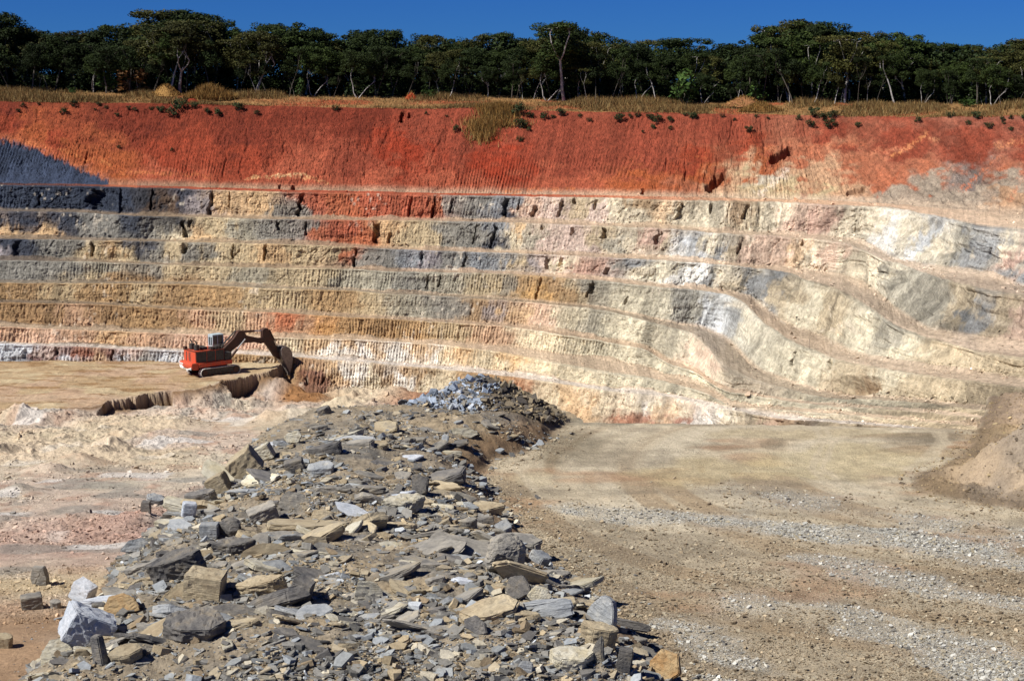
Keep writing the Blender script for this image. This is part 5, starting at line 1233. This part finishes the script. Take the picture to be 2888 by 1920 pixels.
# thin stakes on the benches
M_stake = mat_plain("stake wood", (.25, .2, .16), .8)
for (x, y, hh) in ((2803, 606, 1.2), (2284, 982, 1.5), (2068, 1012, 1.2)):
    p = wall_pt(x, y); V, Fc = [], []
    tube(V, Fc, (0, 0, -.3), (0, 0, hh), .05, .04, 6)
    o = link("stake", mesh_np("stake", np.array(V), np.array(Fc), M_stake)); o.location = p
    tag(o, {2803: "thin survey stake on the top bench at the far right", 2284: "thin survey stake on the middle bench edge right of centre", 2068: "thin survey stake low on the cream benches right of centre"}[x], "stake")

# ------------------------------------------------------------------ the excavator
M_or = mat_plain("orange paint", tuple(lin((214, 68, 34)) * .8), .55, var=.15, scale=2.2, dirt=(.22, .13, .08), dirt_amt=.55)
M_ord = mat_plain("worn dark orange", (.065, .026, .016), .6, var=.3, scale=2.0, dirt=(.035, .025, .02), dirt_amt=.7)
M_dk = mat_plain("dark steel", (.045, .04, .036), .6, var=.4, scale=3.0)
M_st = mat_plain("worn steel", (.20, .17, .15), .5, metal=.4, var=.3, scale=3.0)
M_tr = mat_plain("sunlit track steel", (.56, .54, .5), .55, metal=.2, var=.3, scale=5.0)  # albedo raised: sunlight on the shoes is painted into this pale steel
M_gl = mat_plain("cab glass", (.03, .045, .05), .15, var=.2, spec=.6)
M_cab = mat_plain("pale blue cab paint", (.40, .50, .54), .45, var=.1, scale=3, dirt=(.2, .17, .13), dirt_amt=.5)
M_wt = mat_plain("white decal", (.75, .74, .68), .5, var=.06)
M_gy = mat_plain("grey decal", (.32, .36, .38), .5, var=.1)
M_ch = mat_plain("chrome rod", (.6, .6, .6), .25, metal=.9, var=.1)
def boxes(name, lst, mat, parent, bev=.03):
    bm = bmesh.new()
    for (x0, x1, y0, y1, z0, z1) in lst:
        r = bmesh.ops.create_cube(bm, size=1.0)
        for v in r['verts']:
            v.co = ((x0 + x1) / 2 + v.co.x * (x1 - x0), (y0 + y1) / 2 + v.co.y * (y1 - y0), (z0 + z1) / 2 + v.co.z * (z1 - z0))
    if bev: bmesh.ops.bevel(bm, geom=list(bm.edges), offset=bev, segments=1, affect='EDGES')
    me = bpy.data.meshes.new(name); bm.to_mesh(me); bm.free(); me.materials.append(mat)
    return link(name, me, parent)
def prism(name, outline, y0, y1, mat, parent, bev=.03):
    bm = bmesh.new()
    a = [bm.verts.new((x, y0, z)) for x, z in outline]; b = [bm.verts.new((x, y1, z)) for x, z in outline]
    bm.faces.new(a[::-1]); bm.faces.new(b); n = len(a)
    for k in range(n): bm.faces.new((a[k], a[(k + 1) % n], b[(k + 1) % n], b[k]))
    bmesh.ops.recalc_face_normals(bm, faces=bm.faces)
    if bev: bmesh.ops.bevel(bm, geom=list(bm.edges), offset=bev, segments=1, affect='EDGES', clamp_overlap=True)
    me = bpy.data.meshes.new(name); bm.to_mesh(me); bm.free(); me.materials.append(mat)
    return link(name, me, parent)
def rods(name, lst, mat, parent, n=10):
    V, Fc = [], []
    for (p0, p1, r) in lst:
        tube(V, Fc, p0, p1, r, r, n)
    Fq = list(Fc)
    me = bpy.data.meshes.new(name)
    bm = bmesh.new(); vs = [bm.verts.new(v) for v in V]
    for f in Fq: bm.faces.new([vs[i] for i in f])
    bmesh.ops.holes_fill(bm, edges=[e for e in bm.edges if e.is_boundary], sides=n)
    bm.to_mesh(me); bm.free(); me.materials.append(mat)
    return link(name, me, parent)
YAW = math.radians(40)
pc = at_h(480 + 760 / 6.208, 880 + 1082 / 6.208, 44.0)
EX = empty("excavator", (pc[0], pc[1], gz_at(pc[0], pc[1]) - .05), YAW)
tag(EX, "large orange tracked excavator digging with its bucket at the foot of the pit wall", "excavator")
# tracks
for sgn in (-1, 1):
    yc_ = sgn * 1.95
    out = []; L_, Rr = 2.75, .66
    for k in range(9): a = math.pi / 2 + math.pi * k / 8; out.append((-L_ + Rr * math.cos(a), Rr + .02 + Rr * math.sin(a)))
    for k in range(9): a = -math.pi / 2 + math.pi * k / 8; out.append((L_ + Rr * math.cos(a), Rr + .02 + Rr * math.sin(a)))
    tr = prism("track", [(x * .985, .02 + (z - .02) * .97 + .01) for x, z in out], yc_ - .26, yc_ + .26, M_dk, EX, .02)
    # shoes around the belt
    per = [(x, z) for x, z in out] + [out[0]]
    segs = []; acc = 0
    pts = np.array(per); dl = np.hypot(*np.diff(pts, axis=0).T); cum = np.concatenate([[0], np.cumsum(dl)])
    nsh = 46; bm = bmesh.new()
    for k in range(nsh):
        s = cum[-1] * k / nsh; x = np.interp(s, cum, pts[:, 0]); z = np.interp(s, cum, pts[:, 1])
        x2 = np.interp((s + .05) % cum[-1], cum, pts[:, 0]); z2 = np.interp((s + .05) % cum[-1], cum, pts[:, 1])
        ang = math.atan2(z2 - z, x2 - x)
        r = bmesh.ops.create_cube(bm, size=1.0, matrix=Matrix.Translation((x, yc_, z)) @ Matrix.Rotation(-ang, 4, 'Y') @ Matrix.Diagonal((.27, .82, .09, 1)))
    me = bpy.data.meshes.new("track_shoes"); bm.to_mesh(me); bm.free(); me.materials.append(M_tr); link("track_shoes", me, tr)
    rods("wheel", [((x, yc_ - .36, z), (x, yc_ + .36, z), r) for x, z, r in ([(-2.7, .68, .44), (2.7, .68, .44)] + [(-1.9 + .64 * k, .3, .2) for k in range(7)])], M_ord, tr, 14)
boxes("undercarriage", [(-1.6, 1.6, -1.7, 1.7, .55, 1.15), (-1.0, 1.0, -1.0, 1.0, 1.1, 1.55)], M_dk, EX)
# upper structure
boxes("body", [(-3.6, 2.2, -2.05, 2.05, 1.55, 2.25)], M_or, EX, .05)
hs = boxes("engine_housing", [(-4.0, 1.0, -1.75, 1.95, 2.25, 4.05)], M_or, EX, .06)
boxes("shaded_side_panel", [(-3.85, -2.1, -1.80, -1.76, 2.35, 3.95), (-2.0, -.6, -1.80, -1.76, 2.35, 3.95), (-.5, .9, -1.80, -1.76, 2.35, 3.95)], M_dk, hs, .01)  # dark colour of these panels carries the shade of the side facing off-sun
boxes("rear_grille", [(-4.03, -3.99, .95, 1.15, 2.4, 3.8)] + [(-4.03, -3.99, -.25, .35, 2.45 + .14 * k, 2.52 + .14 * k) for k in range(10)], M_dk, hs, .005)
boxes("deck_rim", [(-4.08, 1.05, -1.86, -1.78, 4.03, 4.12), (-4.08, -4.0, -1.86, 2.0, 4.03, 4.12), (-4.05, -3.6, 1.4, 2.0, 4.1, 4.5)], M_ord, hs, .01)
cwo = [(-4.75, 2.35), (-4.85, 2.0), (-4.75, 1.45), (-4.3, 1.25), (-3.6, 1.25), (-3.6, 2.35)]
cw = prism("counterweight", cwo, -1.95, 1.95, M_or, EX, .08)
def face_patch(name, pts, mat, parent, xo=-4.9):
    """thin plate on the counterweight's rear, points are (y, z)"""
    bm = bmesh.new()
    f = [bm.verts.new((xo, y, z)) for y, z in pts]; b = [bm.verts.new((xo + .05, y, z)) for y, z in pts]
    bm.faces.new(f); bm.faces.new(b[::-1]); n = len(f)
    for k in range(n): bm.faces.new((f[k], f[(k + 1) % n], b[(k + 1) % n], b[k]))
    bmesh.ops.recalc_face_normals(bm, faces=bm.faces)
    me = bpy.data.meshes.new(name); bm.to_mesh(me); bm.free(); me.materials.append(mat); return link(name, me, parent)
dl_ = face_patch("decal", [(1.7, 1.55), (1.85, 1.8), (1.2, 1.8), (.85, 1.7), (.45, 1.42), (0, 1.32), (-.7, 1.40), (-1.9, 1.72), (-1.9, 1.30), (1.5, 1.30)], M_wt, cw, -4.87)
face_patch("decal_stripe", [(.75, 1.32), (.45, 1.54), (.1, 1.34)], M_gy, dl_, -4.89)
face_patch("decal_stripe", [(-1.9, 1.31), (-1.9, 1.6), (-1.1, 1.33)], M_gy, dl_, -4.89)
boxes("lettering", [(-4.90, -4.86, 1.62 - .17 * k, 1.72 - .17 * k, 1.92, 2.16) for k in range(7)] + [(-4.90, -4.86, .6, 1.7, 1.99, 2.05)], M_wt, cw, .0)
rods("air_cleaner", [((-3.1, .9, 4.1), (-3.1, .9, 4.95), .42), ((-3.1, -.55, 4.1), (-3.1, -.55, 4.9), .42)], M_dk, EX, 16)
for yy in (.9, -.55): rods("exhaust_pipe", [((-3.1, yy, 4.9), (-3.12, yy, 5.3), .09), ((-3.12, yy, 5.3), (-3.38, yy + .1, 5.62), .1)], M_dk, EX)
rods("handrail", [((-1.6 + .55 * k, -1.7, 4.1), (-1.6 + .55 * k, -1.7, 4.85), .025) for k in range(5)] + [((-1.6, -1.7, 4.85), (.6, -1.7, 4.85), .03), ((-1.6, -1.7, 4.5), (.6, -1.7, 4.5), .025)], M_st, EX, 6)
boxes("machinery_deck", [(-2.4, -1.4, -.9, .8, 4.1, 4.5), (-1.2, -.4, -1.5, -.6, 4.1, 4.45), (-.3, .6, -1.6, -.7, 4.1, 4.6), (1.0, 2.2, -1.9, -.75, 2.25, 3.4)], M_dk, EX, .05)
cb2 = boxes("cab", [(.35, 2.3, .65, 2.05, 3.6, 4.05), (.35, 2.3, .65, 2.05, 5.75, 5.95), (.35, .5, .65, .85, 4.0, 5.8), (.35, .5, 1.25, 1.4, 4.0, 5.8), (.35, .5, 1.88, 2.05, 4.0, 5.8), (2.15, 2.3, .65, .8, 4.0, 5.8), (2.15, 2.3, 1.9, 2.05, 4.0, 5.8), (1.2, 1.32, .65, .75, 4.0, 5.8), (.38, .48, .8, 1.95, 4.0, 4.25), (.38, .48, .8, 1.95, 5.5, 5.8)], M_cab, EX, .02)
boxes("cab_window", [(.42, 2.25, .72, 1.98, 4.04, 5.76)], M_gl, cb2, .01)
boxes("cab_base", [(.3, 2.35, .6, 2.1, 2.25, 3.6)], M_dk, cb2, .03)
# front end
bo = [(.9, 2.6), (1.5, 2.35), (2.6, 2.95), (3.7, 3.6), (4.6, 4.1), (5.6, 4.3), (7.2, 4.2), (8.3, 3.85), (9.1, 3.95), (9.35, 4.3), (9.0, 4.75), (8.2, 4.75), (6.8, 5.15), (5.8, 5.45), (5.45, 6.1), (4.9, 6.35), (4.3, 6.2), (3.5, 5.2), (2.2, 4.2), (1.1, 3.3)]
boom = prism("boom", bo, -.42, .42, M_ord, EX, .06)
rods("hose", [((1.3, .1 + .12 * k, 3.7), (2.4, .1 + .12 * k, 4.75 + .05 * k), .05) for k in range(3)] + [((2.4, .1 + .12 * k, 4.75 + .05 * k), (4.2, .1 + .12 * k, 6.3), .05) for k in range(3)], M_dk, boom, 6)
for sgn in (-1, 1):
    cyl = rods("boom_cylinder", [((2.3, sgn * .68, 1.9), (3.9, sgn * .68, 3.5), .19)], M_ord, EX, 12)
    rods("piston_rod", [((3.9, sgn * .68, 3.5), (5.4, sgn * .68, 4.95), .10)], M_ch, cyl, 10)
ac = rods("arm_cylinder", [((5.0, 0, 6.05), (7.4, 0, 5.95), .19)], M_ord, EX, 12)
rods("piston_rod", [((7.4, 0, 5.95), (9.0, 0, 5.85), .10)], M_ch, ac, 10)
stk = [(8.75, 6.0), (9.1, 6.25), (9.75, 6.2), (10.0, 5.7), (10.4, 4.9), (11.0, 3.7), (11.6, 2.4), (12.3, 1.3), (12.1, .9), (11.6, 1.0), (10.9, 1.5), (10.2, 2.6), (9.3, 3.8), (8.8, 4.1), (8.7, 5.0)]
prism("stick", stk, -.36, .36, M_ord, EX, .06)
bc = rods("bucket_cylinder", [((10.1, -.1, 5.9), (11.0, -.1, 4.1), .15)], M_ord, EX, 12)
rods("piston_rod", [((11.0, -.1, 4.1), (11.6, -.1, 3.1), .08)], M_ch, bc, 10)
boxes("bucket_link", [(11.3, 11.9, -.5, -.35, 2.2, 3.1), (11.3, 11.9, .35, .5, 2.2, 3.1)], M_dk, EX)
bko = [(11.6, 2.6), (11.9, 3.05), (12.7, 3.1), (13.3, 2.7), (13.75, 1.9), (13.85, .9), (13.6, -.4), (13.3, -1.3), (13.1, -1.3), (12.6, -.2), (12.0, .8), (11.7, 1.6)]
bk2 = prism("bucket", bko, -1.05, 1.05, M_st, EX, .07)
boxes("bucket_teeth", [(13.05, 13.35, -1.0 + .42 * k, -.82 + .42 * k, -1.75, -1.25) for k in range(5)], M_st, bk2, .03)
print("script done")
